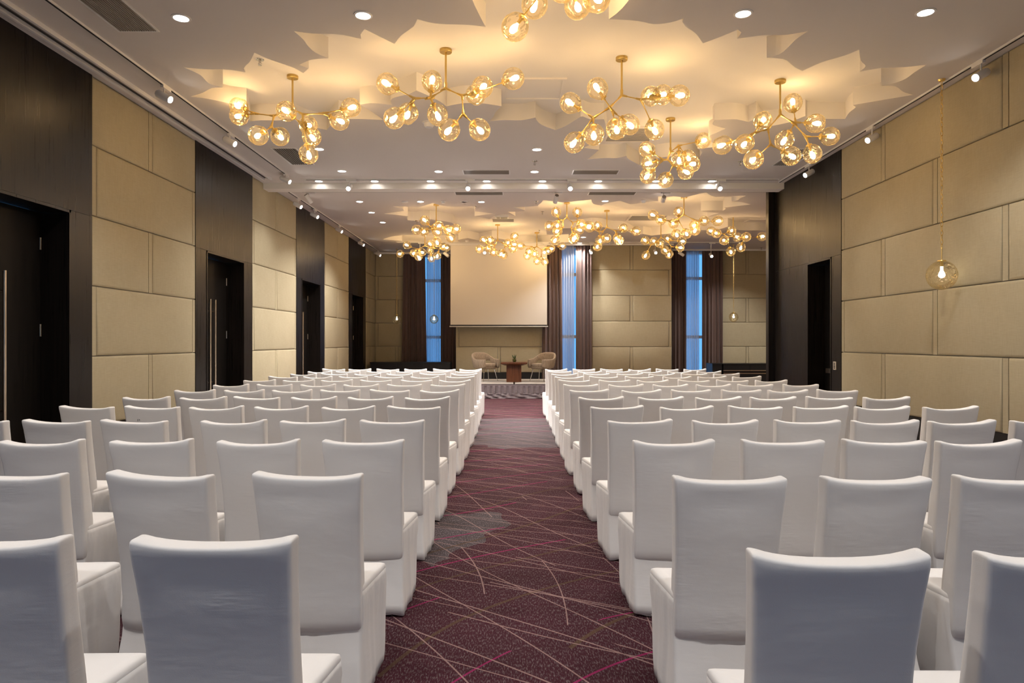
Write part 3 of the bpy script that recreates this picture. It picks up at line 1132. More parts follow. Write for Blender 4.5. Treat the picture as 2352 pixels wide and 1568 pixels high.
RW = 0.018
XT1, XT2, XT3 = -4.12, -4.55, 4.99
YT1, YT2, YT3 = 12.68, 13.70, 20.75
rail('track_rail', XT1 - RW, XT1 + RW, YREAR, 12.4, 'white lighting track along the near left ceiling')
rail('track_rail', XT2 - RW, XT2 + RW, 13.55, 22.6, 'white lighting track along the left wall beyond the beam')
rail('track_rail', XT3 - RW, XT3 + RW, YREAR, 12.9, 'white lighting track along the right wall')
rail('track_rail', -3.9, 4.9, YT1 - RW, YT1 + RW, 'white lighting track on the near side of the ceiling beam')
rail('track_rail', -4.3, XFAR - 1, YT2 - RW, YT2 + RW, 'white lighting track on the far side of the ceiling beam')
rail('track_rail', -3.6, 7.0, YT3 - RW, YT3 + RW, 'white lighting track before the back wall')


def on_x(X, x, y):
    Y = X * F / (x - CX)
    return at(x, y, Y)


for i, (x, y) in enumerate(((377, 222), (528, 325), (656, 413))):
    track_spot(on_x(XT1, x, y), (0.88, -0.14, -0.46), 'y', 'white spotlight on the near left track, %s from the camera' % ORD[i + 1], 130)
for i, (x, y) in enumerate(((684, 471.4), (722.6, 494.6), (779, 528.8), (829.8, 560), (868.5, 584))):
    track_spot(on_x(XT2, x, y), (0.86, -0.20, -0.48), 'y', 'white spotlight on the left wall track beyond the beam, %s from the camera' % ORD[i + 1], 110)
for i, (x, y) in enumerate(((2253, 172), (2003, 317), (1858, 398))):
    track_spot(on_x(XT3, x, y), (-0.84, -0.28, -0.46), 'y', 'white spotlight on the right wall track, %s from the camera' % ORD[i + 1], 130)
for i, x in enumerate((802, 1075, 1309, 1651)):
    track_spot(at(x, 430, YT1), (0.03, -0.86, -0.5), 'x', 'glaring spotlight facing the camera at the ceiling beam, %s from the left' % ORD[i + 1], 170)
track_spot(at(709, 457, YT2), (0.42, 0.5, -0.75), 'x', 'unlit looking white spotlight turned away, left end of the track beyond the beam', 130, True, 45)
track_spot(at(1277, 457, YT2), (-0.82, 4.9, -3.5), 'x', 'white spotlight turned to the stage, centre of the track beyond the beam', 330, True, 36)
track_spot(at(1524, 457, YT2), (0.65, 7.6, -1.85), 'x', 'white spotlight turned to the back wall panels, right of the far brass chandeliers', 420, True, 24)
for i, (x, y, lit) in enumerate(((964.5, 592, 1), (1025, 584.8, 0), (1113, 578, 1), (1250, 577, 1), (1357, 578, 1), (1505, 578, 1), (1565, 583, 0), (1633, 586, 1))):
    aim = (0.02, -0.86, -0.5) if lit else (0.7, -0.3, -0.55)
    track_spot(at(x, y, YT3), aim, 'x', 'small %s spotlight on the track before the back wall, %s from the left' % ('lit' if lit else 'unlit', ORD[i + 1]), 90, bool(lit))

# ceiling fittings
def vent(pts, label, slats, along):
    """linear air grille flush in the ceiling; pts = two opposite corners on the ceiling plane"""
    (x0, y0), (x1, y1) = pts
    x0, x1 = sorted((x0, x1)); y0, y1 = sorted((y0, y1))
    bm = bmesh.new()
    r = 0.02
    for a, b, c, dd in ((x0 - r, x1 + r, y0 - r, y0), (x0 - r, x1 + r, y1, y1 + r), (x0 - r, x0, y0, y1), (x1, x1 + r, y0, y1)):
        box(bm, a, b, c, dd, CEIL - 0.008, CEIL)
    t = tag(obj('air_vent', bm, M['white'], smooth=False), label, 'air vent', 'linear ceiling air vents')
    bm = bmesh.new()
    box(bm, x0, x1, y0, y1, CEIL - 0.003, CEIL - 0.0005)
    obj('backing', bm, M['dark'], t, smooth=False)
    bm = bmesh.new()
    for i in range(slats):
        if along == 'y':
            xx = x0 + (x1 - x0) * (i + 0.5) / slats
            box(bm, xx - 0.0065, xx + 0.0065, y0, y1, CEIL - 0.010, CEIL - 0.002)
        else:
            yv = y0 + (y1 - y0) * (i + 0.5) / slats
            box(bm, x0, x1, yv - 0.006, yv + 0.006, CEIL - 0.010, CEIL - 0.002)
    obj('slats', bm, M['grille'], t, smooth=False)


vent(((-3.84, 4.9), (-3.48, 6.63)), 'long slatted air vent at the upper left of the ceiling', 16, 'y')
a = on_ceiling(651, 340); b = on_ceiling(686, 377)
vent(((a[0] - 0.18, a[1]), (a[0] + 0.18, b[1])), 'slatted air vent in the ceiling between left track and leftmost chandelier', 10, 'y')
a = on_ceiling(1770, 376)
vent(((4.42, 10.7), (4.75, 11.7)), 'slatted air vent half hidden by the rightmost near chandelier', 10, 'y')
for (xa, xb, ya, yb, lab) in ((1066, 1169, 397, 391, 'slatted air vent before the beam, left of the pair'), (1316, 1421, 397, 391, 'slatted air vent before the beam, right of the pair'),
                              (1047, 1154, 444, 440.5, 'slatted air vent beyond the beam, left of the pair'), (1353, 1461, 444, 440.5, 'slatted air vent beyond the beam, right of the pair')):
    a = on_ceiling(xa, ya); b = on_ceiling(xb, yb)
    yn = on_ceiling(0, yb)[1]
    vent(((a[0], yn - 0.02), (b[0], yn + 0.26)), lab, 8, 'x')


def recessed_grille(xa, xb, ya, yb, name, label, mat, cat, solid=False):
    """fitting on the ceiling of a recess"""
    h = HC + REC
    a = on_ceiling(xa, ya, h); b = on_ceiling(xb, yb, h)
    x0, x1 = a[0], b[0]
    y0, y1 = sorted((a[1], b[1]))
    zc = CEIL + REC
    bm = bmesh.new()
    r = 0.05
    for p in ((x0 - r, x1 + r, y0 - r, y0), (x0 - r, x1 + r, y1, y1 + r), (x0 - r, x0, y0, y1), (x1, x1 + r, y0, y1)):
        box(bm, *p, zc - 0.02, zc)
    t = tag(obj(name, bm, M['recess'], smooth=False), label, cat)
    bm = bmesh.new()
    box(bm, x0, x1, y0, y1, zc - 0.006, zc)
    if not solid:
        n = 14
        for i in range(n):
            yv = y0 + (y1 - y0) * (i + 0.5) / n
            box(bm, x0, x1, yv - 0.008, yv + 0.008, zc - 0.014, zc - 0.005)
    obj('panel' if solid else 'grating', bm, mat, t, smooth=False)


recessed_grille(1160, 1285, 182, 224, 'access_panel', 'square white access panel in the recess between the near chandeliers', M['recess'], 'panel', True)
recessed_grille(1404, 1490, 292, 323, 'air_grille', 'grey return air grille in the recess behind the middle right chandelier', M['plaster'], 'air vent')
recessed_grille(1452, 1520, 494, 505, 'air_grille', 'grey return air grille in the far recess, right of centre', M['plaster'], 'air vent')
recessed_grille(1725, 1800, 503, 511, 'access_panel', 'white access panel in the far recess beside the wood post', M['recess'], 'panel', True)


def sprinkler(x, y, label, up=0.0):
    X, Y = on_ceiling(x, y, HC + up)
    t = thing('sprinkler', label, 'sprinkler', (X, Y, CEIL + up), 0, 'ceiling fire sprinklers')
    bm = bmesh.new()
    lathe(bm, [(0.0, -0.004), (0.045, -0.004), (0.05, 0.003)], 18)
    obj('escutcheon', bm, M['chrome'], t)
    bm = bmesh.new()
    tube(bm, [(0, 0, 0), (0, 0, -0.03), (0, 0, -0.032), (0, 0, -0.06)], [0.014, 0.014, 0.007, 0.007], 10)
    for k in (-1, 1):
        tube(bm, [(0.012 * k, 0, -0.028), (0.018 * k, 0, -0.045), (0.004 * k, 0, -0.062)], 0.003, 6)
    obj('head', bm, M['chrome'], t)
    bm = bmesh.new()
    lathe(bm, [(0.0, -0.062), (0.02, -0.063), (0.02, -0.066), (0.0, -0.066)], 16)
    obj('deflector', bm, M['chrome'], t)


sprinkler(597, 137, 'small metal sprinkler in the recess tip above the leftmost chandelier', REC)
sprinkler(1228, 370, 'small metal sprinkler before the beam at the middle of the ceiling')
sprinkler(1700, 371, 'small metal sprinkler left of the rightmost near chandelier globes')
sprinkler(1231.5, 462, 'small metal sprinkler beyond the beam, left of the hanging white spotlight')
sprinkler(1246, 486, 'small metal sprinkler in the far recess, higher of two', REC)
sprinkler(1239, 529, 'small metal sprinkler in the far recess, lower of two', REC)
sprinkler(957, 507, 'small metal sprinkler under the left far chandelier')
sprinkler(1749, 568.5, 'small metal sprinkler near the right end of the back wall')


def detector(x, y, label, r=0.055, drop=0.05, dark=False, name='smoke_detector'):
    X, Y = on_ceiling(x, y)
    t = thing(name, label, 'detector' if name == 'smoke_detector' else 'camera', (X, Y, CEIL), 0, None)
    bm = bmesh.new()
    lathe(bm, [(0.0, -0.012), (r, -0.012), (r * 1.05, 0.0)], 24)
    obj('mount', bm, M['white'], t)
    bm = bmesh.new()
    lathe(bm, [(r * 0.8, -0.012), (r * 0.78, -drop * 0.7), (r * 0.6, -drop), (0.0, -drop)], 24)
    obj('dome' if dark else 'sensor', bm, M['black'] if dark else M['white'], t)


detector(985, 281, 'white round dome fitting under the second near chandelier', 0.085, 0.07)
detector(1018, 462, 'white sensor on the ceiling right of the left far chandelier')
detector(1478, 461, 'white sensor on the ceiling beyond the beam, right of centre')
detector(930, 463, 'pale round sensor between two downlights beyond the beam', 0.07, 0.02)
detector(1066, 463, 'flat round speaker disc beyond the beam, left of the third downlight', 0.085, 0.012)
detector(1072, 552, 'small white sensor just above the projection screen')
detector(1402, 557, 'small white sensor above the back wall, right of the middle drape')

# projector hung under the far recess, an air grille behind it
recessed_grille(1131, 1180, 501, 508, 'air_grille', 'grey air grille in the far recess behind the white projector', M['plaster'], 'air vent')
pj = thing('projector', 'white ceiling projector with dark vents hanging in the far recess', 'projector', ((1153 - CX) * 17.0 / F, 17.0, CEIL + REC), 0)
pz = -0.175
bm = bmesh.new()
box(bm, -0.165, 0.165, -0.13, 0.15, pz, pz + 0.095)
bmesh.ops.bevel(bm, geom=bm.edges[:], offset=0.012, segments=2, affect='EDGES')
obj('body', bm, M['white'], pj)
bm = bmesh.new()
box(bm, -0.135, -0.05, -0.10, 0.06, pz - 0.004, pz + 0.002)
box(bm, -0.035, 0.135, -0.10, 0.06, pz - 0.004, pz + 0.002)
obj('vent', bm, M['black'], pj, smooth=False)
bm = bmesh.new()
lathe(bm, [(0.0, 0.0), (0.03, 0.0), (0.034, 0.02), (0.034, 0.03)], 18, Matrix.Translation((0.06, 0.148, pz + 0.05)) @ Matrix.Rotation(-PI / 2, 4, 'X'))
obj('lens', bm, M['black'], pj)
bm = bmesh.new()
tube(bm, [(0.0, 0.0, pz + 0.09), (0, 0, 0.0)], 0.028, 12)
obj('bracket', bm, M['white'], pj)

# ---------------------------------------------------------------- branching chandeliers
GR = 0.117


def globe_mesh(seed, r):
    rnd = random.Random(seed)
    dents = []
    for _ in range(5):
        v = Vector((rnd.gauss(0, 1), rnd.gauss(0, 1), rnd.gauss(0, 0.8))).normalized()
        dents.append((v, rnd.uniform(0.08, 0.16), rnd.uniform(0.35, 0.6)))
    bm = bmesh.new()
    bmesh.ops.create_uvsphere(bm, u_segments=28, v_segments=18, radius=1.0)
    top = [v for v in bm.verts if v.co.z < -0.985]
    bmesh.ops.delete(bm, geom=top, context='VERTS')
    for v in bm.verts:
        n = v.co.normalized()
        k = 1.0
        for dv, dep, wid in dents:
            a = n.angle(dv)
            if a < wid and n.z > -0.85:
                k -= dep * (0.5 + 0.5 * math.cos(PI * a / wid))
        v.co = n * k * r
        v.co.z *= 1.04
    return mesh_of('globe', bm, M['globe'], angle=180)


ME_GLOBES = [globe_mesh(s, GR) for s in (1, 2, 3, 4, 5)]
bm = bmesh.new()
lathe(bm, [(0.0, 0.068), (0.014, 0.064), (0.025, 0.050), (0.030, 0.026), (0.026, 0.0), (0.013, -0.028), (0.010, -0.04)], 12)
ME_BULB = mesh_of('bulb', bm, M['bulb'])
bm = bmesh.new()
lathe(bm, [(0.0, -0.150), (0.010, -0.150), (0.012, -0.135), (0.036, -0.128), (0.038, -0.112), (0.020, -0.108), (0.014, -0.05), (0.012, -0.038), (0.0, -0.038)], 14)
ME_SOCK = mesh_of('socket', bm, M['brass'])


def kmeans(pts, k, rnd):
    c = [Vector(p) for p in rnd.sample(pts, k)]
    lab = [0] * len(pts)
    for _ in range(12):
        lab = [min(range(k), key=lambda j: (p - c[j]).length) for p in pts]
        for j in range(k):
            m = [p for p, l in zip(pts, lab) if l == j]
            if m:
                c[j] = sum(m, Vector()) / len(m)
    return lab, c


def hub(bm, p, dirs):
    for d in dirs:
        d = d.normalized()
        tube(bm, [p - d * 0.012, p + d * 0.03, p + d * 0.065], [0.018, 0.014, 0.0115], 8)


def chandelier(cpx, cpy, Y, globes, label, bottom=None, seed=0, k=4, spread=0.30):
    """canopy on the recess ceiling at depth Y; globes at their places round the stem"""
    rnd = random.Random(seed)
    zc = CEIL + REC
    X = (cpx - CX) * Y / F
    t = thing('chandelier', label, 'chandelier', (X, Y, zc), 0, 'brass branching globe chandeliers')
    bm = bmesh.new()
    lathe(bm, [(0.0, -0.034), (0.064, -0.034), (0.068, -0.030), (0.068, 0.0)], 28)
    obj('canopy', bm, M['brass'], t)
    zb = (EYE + (CY - bottom) * Y / F) - zc if bottom else -0.55
    S = Vector((0, 0, zb))
    bm = bmesh.new()
    tube(bm, [(0, 0, -0.03), S + Vector((0, 0, 0.07)), S + Vector((0, 0, 0.06)), S], [0.0115, 0.0115, 0.017, 0.017], 12)
    obj('stem', bm, M['brass'], t)
    G = []
    n = len(globes)
    for i, (gx, gy) in enumerate(globes):
        dy = rnd.uniform(-spread, spread)
        p = at(gx, gy, Y + dy)
        G.append(p - Vector((X, Y, zc)))

    def reach(g, J):
        dr = (g - J).normalized() if (g - J).length > 1e-4 else Vector((0, 0, -1))
        bm = bmesh.new()
        tube(bm, [J, g - dr * (GR + 0.025)], 0.0062, 8)
        obj('arm', bm, M['brass'], t)
        go = link('globe', ME_GLOBES[rnd.randrange(5)], t, g, dr.to_track_quat('Z', 'Y'))
        link('bulb', ME_BULB, go)
        link('socket', ME_SOCK, go)

    def clear(J, frm):
        for _ in range(30):
            near = min(G, key=lambda g: (g - J).length)
            if (near - J).length > GR + 0.075:
                break
            J = J + ((J - near).normalized() * 0.02 + (frm - J) * 0.04)
        return J

    def grow(mem, frm, level):
        """branch from frm towards the middle of mem, then split again"""
        if len(mem) == 1:
            reach(mem[0], frm)
            return mem[0]
        c = sum(mem, Vector()) / len(mem)
        J = clear(frm + (c - frm) * (0.55 if level else 0.48), frm)
        bm = bmesh.new()
        tube(bm, [frm, J], 0.0075, 8)
        if len(mem) <= 3:
            groups = [[g] for g in mem]
        else:
            lab, _ = kmeans(mem, 2, rnd)
            groups = [[g for g, l in zip(mem, lab) if l == q] for q in (0, 1)]
            groups = [q for q in groups if q]
        ends = [sum(q, Vector()) / len(q) for q in groups]
        hub(bm, J, [frm - J] + [e - J for e in ends])
        obj('branch', bm, M['brass'], t)
        for q in groups:
            grow(q, J, level + 1)
        return J

    lab, _ = kmeans(G, 2, rnd)
    tops = [[g for g, l in zip(G, lab) if l == q] for q in (0, 1)]
    tops = [q for q in tops if q]
    for q in tops:
        grow(q, S, 0)
    bm = bmesh.new()
    hub(bm, S, [Vector((0, 0, 1))] + [(sum(q, Vector()) / len(q)) - S for q in tops])
    obj('hub', bm, M['brass'], t)
    return t


def cy2Y(cy):
    return F * (HC + REC) / (CY - cy)


chandelier(1262, -78, 5.95, [(1183, 62), (1228, 11), (1326, 13), (1370, -2), (1291, -26), (1350, -52)], 'brass chandelier cut off by the top edge of the picture', -40, 1, 3, 0.15)
chandelier(672, 177, cy2Y(174), [(549, 245), (549.7, 266.3), (657.7, 255.6), (593.4, 310.7), (643, 313), (708, 287.8), (715.8, 313.8), (709, 353.6), (806, 247), (779.3, 277)],
           'brass globe chandelier leftmost of the near group, by the left track', 250, 2)
chandelier(1024, 117, cy2Y(114), [(890, 192.6), (992.7, 187), (906, 271), (937, 261), (1004.8, 263.7), (1031.4, 298.4), (1101, 297.6), (1092.8, 217.6), (1108, 200), (1179, 180.5)],
           'brass globe chandelier of the near group, left of the white access panel', 203, 3)
chandelier(1428, 135, cy2Y(132), [(1310.6, 236.9), (1372.5, 203.7), (1319, 327), (1363.7, 309), (1416, 295.7), (1445, 285.8), (1503, 297.4), (1494, 221), (1522, 217.8), (1559.4, 219.5)],
           'brass globe chandelier of the near group, right of the white access panel', 219, 4)
chandelier(1540, 274, cy2Y(272), [(1486, 342.8), (1491.5, 374.7), (1488, 403.4), (1528.7, 413), (1559.5, 366.2), (1579.7, 362), (1589, 376.8), (1574.4, 393.8), (1614.8, 322.6)],
           'brass globe chandelier lowest in the picture of the near group, just before the beam', 349, 5)
chandelier(1792, 187, cy2Y(184), [(1821, 236.5), (1751.9, 277), (1659.4, 333), (1710.4, 330), (1730.6, 366), (1801.8, 321.6), (1873, 283.3), (1906, 313), (1816.7, 357.7), (1865.6, 353.5)],
           'brass globe chandelier rightmost of the near group, by the right track', 263, 6)
chandelier(1002, 470, cy2Y(469), [(975.7, 506.5), (957.3, 527.6), (974.7, 531.3), (1007.3, 519), (1004, 531.8), (1029.4, 527.6), (1047.3, 525.5), (1035.2, 545.5), (1003.6, 556)],
           'brass globe chandelier leftmost beyond the beam, upper of two overlapping', 510, 7, 4, 0.4)
chandelier(976, 530, cy2Y(530), [(935, 563), (919.5, 582.8), (950.5, 581), (961, 589.7), (969.4, 579), (988.4, 561), (988.4, 575.5), (1017.8, 566.5), (1025, 569), (991, 592.8), (1004.7, 587)],
           'brass globe chandelier leftmost beyond the beam, lower of two, before the blue window', 564, 8, 4, 0.35)
chandelier(1143, 517, cy2Y(515.5), [(1111.6, 551.8), (1126.3, 551.8), (1101.6, 571.8), (1122, 569), (1133.7, 578.6), (1151.5, 582.3), (1156.8, 585.5), (1166.3, 558), (1181.5, 542.9), (1180, 561.3), (1177.8, 570.7)],
           'brass globe chandelier before the left half of the projection screen', 551, 9, 4, 0.4)
chandelier(1233, 535, cy2Y(533.5), [(1196, 564.4), (1215.7, 577), (1211.5, 587.6), (1227.8, 582.3), (1234, 599), (1251.5, 600.7), (1258.9, 576), (1266, 570.7), (1291, 565)],
           'brass globe chandelier before the right edge of the projection screen', 566, 10, 4, 0.3)
chandelier(1302, 466, cy2Y(465), [(1277.6, 486.9), (1325.9, 487.5), (1261.6, 518.5), (1280.5, 516.7), (1280.5, 530.5), (1275.3, 551), (1335, 514.5), (1330, 527.7), (1316.7, 548.3), (1320.7, 543.7), (1352.3, 518.5)],
           'brass globe chandelier beyond the beam, above the middle window', 499, 11, 4, 0.4)
chandelier(1394, 484, cy2Y(483), [(1353.4, 523), (1373, 518.5), (1378, 551.8), (1393, 547), (1372.3, 565.5), (1418.3, 546), (1421.7, 551.8), (1431.5, 524), (1460.7, 530.5)],
           'brass globe chandelier beyond the beam, right of the middle window', 522, 12, 4, 0.4)
chandelier(1571, 452, cy2Y(452), [(1500.5, 494), (1518, 505), (1558.7, 486.3), (1546.8, 513), (1553.8, 538.2), (1576.3, 536), (1595.2, 517), (1596.6, 528.4), (1617, 507.3), (1648.5, 507.3)],
           'brass globe chandelier largest of the right far group, its canopy hidden', 493, 13, 4, 0.4)
chandelier(1518, 509, cy2Y(509), [(1482, 552.2), (1502.6, 553.7), (1515.2, 559.3), (1534, 548), (1483, 586), (1527, 574), (1537, 583.8), (1566.5, 553.7), (1562, 568.4)],
           'brass globe chandelier beyond the beam, low before the right back panels', 545, 14, 4, 0.4)
chandelier(1684, 485, cy2Y(485), [(1633.8, 530.5), (1645.7, 535.4), (1680, 529.8), (1663.3, 552), (1694, 544.5), (1713.8, 543.8), (1750, 543), (1678.4, 577.5), (1702, 567.7)],
           'brass globe chandelier farthest right, beside the dark wood post', 543, 15, 4, 0.4)

# ---------------------------------------------------------------- globe pendants on chains


def pendant(p, r, label, seed):
    p = Vector(p)
    t = thing('pendant_lamp', label, 'pendant lamp', (p.x, p.y, CEIL), 0, 'glass globe pendants on brass chains')
    dz = p.z - CEIL
    bm = bmesh.new()
    lathe(bm, [(0.0, -0.02), (0.03, -0.02), (0.04, 0.0)], 20)
    obj('ceiling_cup', bm, M['brass'], t)
    bm = bmesh.new()
    z = -0.02
    zend = dz + r + 0.13
    i = 0
    L, W, th = 0.062, 0.0135, 0.0036
    while z - L > zend:
        pts = []
        n = 12
        for q in range(n + 1):
            a = 2 * PI * q / n
            u, v = W * math.cos(a), -L / 2 + (L / 2) * math.sin(a)
            pts.append((u, 0, z + v) if i % 2 else (0, u, z + v))
        tube(bm, pts, th, 5, False)
        z -= L * 0.84
        i += 1
    obj('chain', bm, M['brass'], t)
    bm = bmesh.new()
    tube(bm, [(0, 0, z + 0.012), (0, 0, dz + r)], 0.0045, 8)
    lathe(bm, [(0.0, 0.012), (0.045, 0.010), (0.048, 0.0), (0.02, -0.005)], 18, Matrix.Translation((0, 0, dz + r)))
    tube(bm, [(0, 0, dz + r), (0, 0, dz + r * 0.62)], 0.016, 10)
    obj('fitter', bm, M['brass'], t)
    q = Vector((0, 0, -1)).to_track_quat('Z', 'Y')
    go = link('globe', globe_mesh(seed, r), t, (0, 0, dz), q)
    bm = bmesh.new()
    k = r / 0.17
    lathe(bm, [(0.0, 0.035 * k), (0.03 * k, 0.02 * k), (0.038 * k, 0.0), (0.03 * k, -0.03 * k), (0.017 * k, -0.055 * k), (0.015 * k, -0.11 * k)], 16)
    obj('bulb', bm, M['pbulb'], go)


pendant(at(2163, 632, 4.92 * F / 980), 0.162, 'amber glass globe pendant before the right fabric wall', 21)
pendant(at(911.5, 733, 22.3), 0.14, 'small glass globe pendant before the panels in the left back corner', 22)
pendant(at(997, 733, 22.3), 0.14, 'small glass globe pendant before the leftmost blue window', 23)
pendant(at(1685, 728, 21.3), 0.145, 'small glass globe pendant before the panels by the dark wood post', 24)

# ---------------------------------------------------------------- projection screen
sw_ = at(1145.5, 660, 20.98)
scr = thing('projection_screen', 'wide cream projection screen pulled down above the stage', 'projection screen', (sw_.x, sw_.y, CEIL), 0)
zb = EYE + (CY - 745.5) * 20.98 / F - CEIL
wd = 221.5 * 20.98 / F
bm = bmesh.new()
box(bm, -wd / 2, wd / 2, -0.004, 0.004, zb, -0.05)
obj('sheet', bm, M['screen'], scr, smooth=False)
bm = bmesh.new()
box(bm, -wd / 2, wd / 2, -0.006, 0.006, zb - 0.042, zb)
obj('black_border', bm, M['black'], scr, smooth=False)
bm = bmesh.new()
tube(bm, [(-wd / 2 - 0.03, 0, zb - 0.055), (wd / 2 + 0.03, 0, zb - 0.055)], 0.016, 12)
obj('weight_bar', bm, M['white'], scr)
bm = bmesh.new()
box(bm, -wd / 2 - 0.06, wd / 2 + 0.06, -0.06, 0.06, -0.07, 0.003)
obj('housing', bm, M['white'], scr, smooth=False)

# ---------------------------------------------------------------- stage with pleated skirt
SY0, SY1, SH_ = 17.95, 20.15, 0.396
SX0, SX1 = -2.45, 2.43
SXC = (1181 - CX) * SY0 / F
stg = thing('stage', 'low grey stage with a pleated mauve skirt', 'stage', ((SX0 + SX1) / 2, (SY0 + SY1) / 2, 0))
ox, oy = (SX0 + SX1) / 2, (SY0 + SY1) / 2
for a, b in ((SX0, SXC - 0.02), (SXC + 0.02, SX1)):
    bm = bmesh.new()
    box(bm, a - ox, b - ox, SY0 - oy, SY1 - oy, SH_ - 0.022, SH_)
    bmesh.ops.bevel(bm, geom=bm.edges[:], offset=0.006, segments=1, affect='EDGES')
    obj('deck', bm, M['stage'], stg, smooth=False)
bm = bmesh.new()
box(bm, SX0 - ox + 0.04, SX1 - ox - 0.04, SY0 - oy + 0.05, SY1 - oy - 0.05, 0.0, SH_ - 0.0225)
obj('base', bm, M['black'], stg, smooth=False)
bm = bmesh.new()
rows = []
np_ = int((SX1 - SX0) / 0.14)
per = 14
nx = np_ * per
rnd = random.Random(5)
wr = [rnd.uniform(-1, 1) for _ in range(nx + 1)]
for zi, z in enumerate((SH_ - 0.026, SH_ - 0.065, SH_ - 0.070, SH_ - 0.14, SH_ - 0.22, SH_ - 0.265, 0.12, 0.085, 0.055, 0.025, 0.004)):
    row = []
    for i in range(nx + 1):
        s = i / nx
        ph = (i % per) / per
        if zi < 2:
            off = 0.0
        elif z > 0.125:
            off = -0.018 if ph < 0.5 else 0.006
            off *= 1.0 if zi > 2 else 0.6
        else:
            off = -0.012 + 0.013 * math.sin(s * 95 + z * 60 + 2 * math.sin(s * 17)) + 0.008 * math.sin(s * 41 - z * 90)
        row.append(bm.verts.new((SX0 + (SX1 - SX0) * s - ox, SY0 - oy - 0.012 + off, z)))
    rows.append(row)
for a, b in zip(rows, rows[1:]):
    for i in range(nx):
        bm.faces.new((a[i], a[i + 1], b[i + 1], b[i]))
obj('skirt', bm, M['skirt'], stg, angle=35)

# table on the stage
TY = 18.75
tc_ = at(1180.4, 800, TY)
tb = thing('side_table', 'square red-brown wooden pedestal table at centre stage', 'table', (tc_.x, TY, SH_))
bm = bmesh.new()
R = lambda h, z: [(-h, -h, z), (h, -h, z), (h, h, z), (-h, h, z)]
loft(bm, [R(0.24, 0.455), R(0.352, 0.495), R(0.358, 0.50), R(0.358, 0.532), R(0.355, 0.536)])
obj('table_top', bm, M['tablewood'], tb, smooth=False)
bm = bmesh.new()
loft(bm, [R(0.203, 0.0), R(0.203, 0.456)])
obj('pedestal', bm, M['tablewood'], tb, smooth=False)

vs_ = thing('glass_vase', 'small glass bowl of spiky succulent on the stage table', 'vase', (tc_.x + 0.015, TY, SH_ + 0.537))
bm = bmesh.new()
lathe(bm, [(0.0, 0.0), (0.035, 0.0), (0.058, 0.03), (0.064, 0.06), (0.056, 0.09), (0.042, 0.108), (0.046, 0.116)], 24)
obj('bowl', bm, M['vase'], vs_)
bm = bmesh.new()
lathe(bm, [(0.0, 0.004), (0.034, 0.004), (0.054, 0.03), (0.058, 0.055), (0.0, 0.06)], 20)
obj('moss', bm, M['leaf'], vs_)
rnd = random.Random(3)
for i in range(11):
    a = 2 * PI * i / 11 + rnd.uniform(-0.2, 0.2)
    ln = rnd.uniform(0.10, 0.16)
    out = rnd.uniform(0.25, 0.6)
    bm = bmesh.new()
    tube(bm, [(0.012 * math.cos(a), 0.012 * math.sin(a), 0.06), (ln * out * 0.6 * math.cos(a), ln * out * 0.6 * math.sin(a), 0.06 + ln * 0.55),
              (ln * out * math.cos(a), ln * out * math.sin(a), 0.06 + ln)], [0.009, 0.011, 0.001], 6)
    obj('leaf', bm, M['leaf'], vs_)


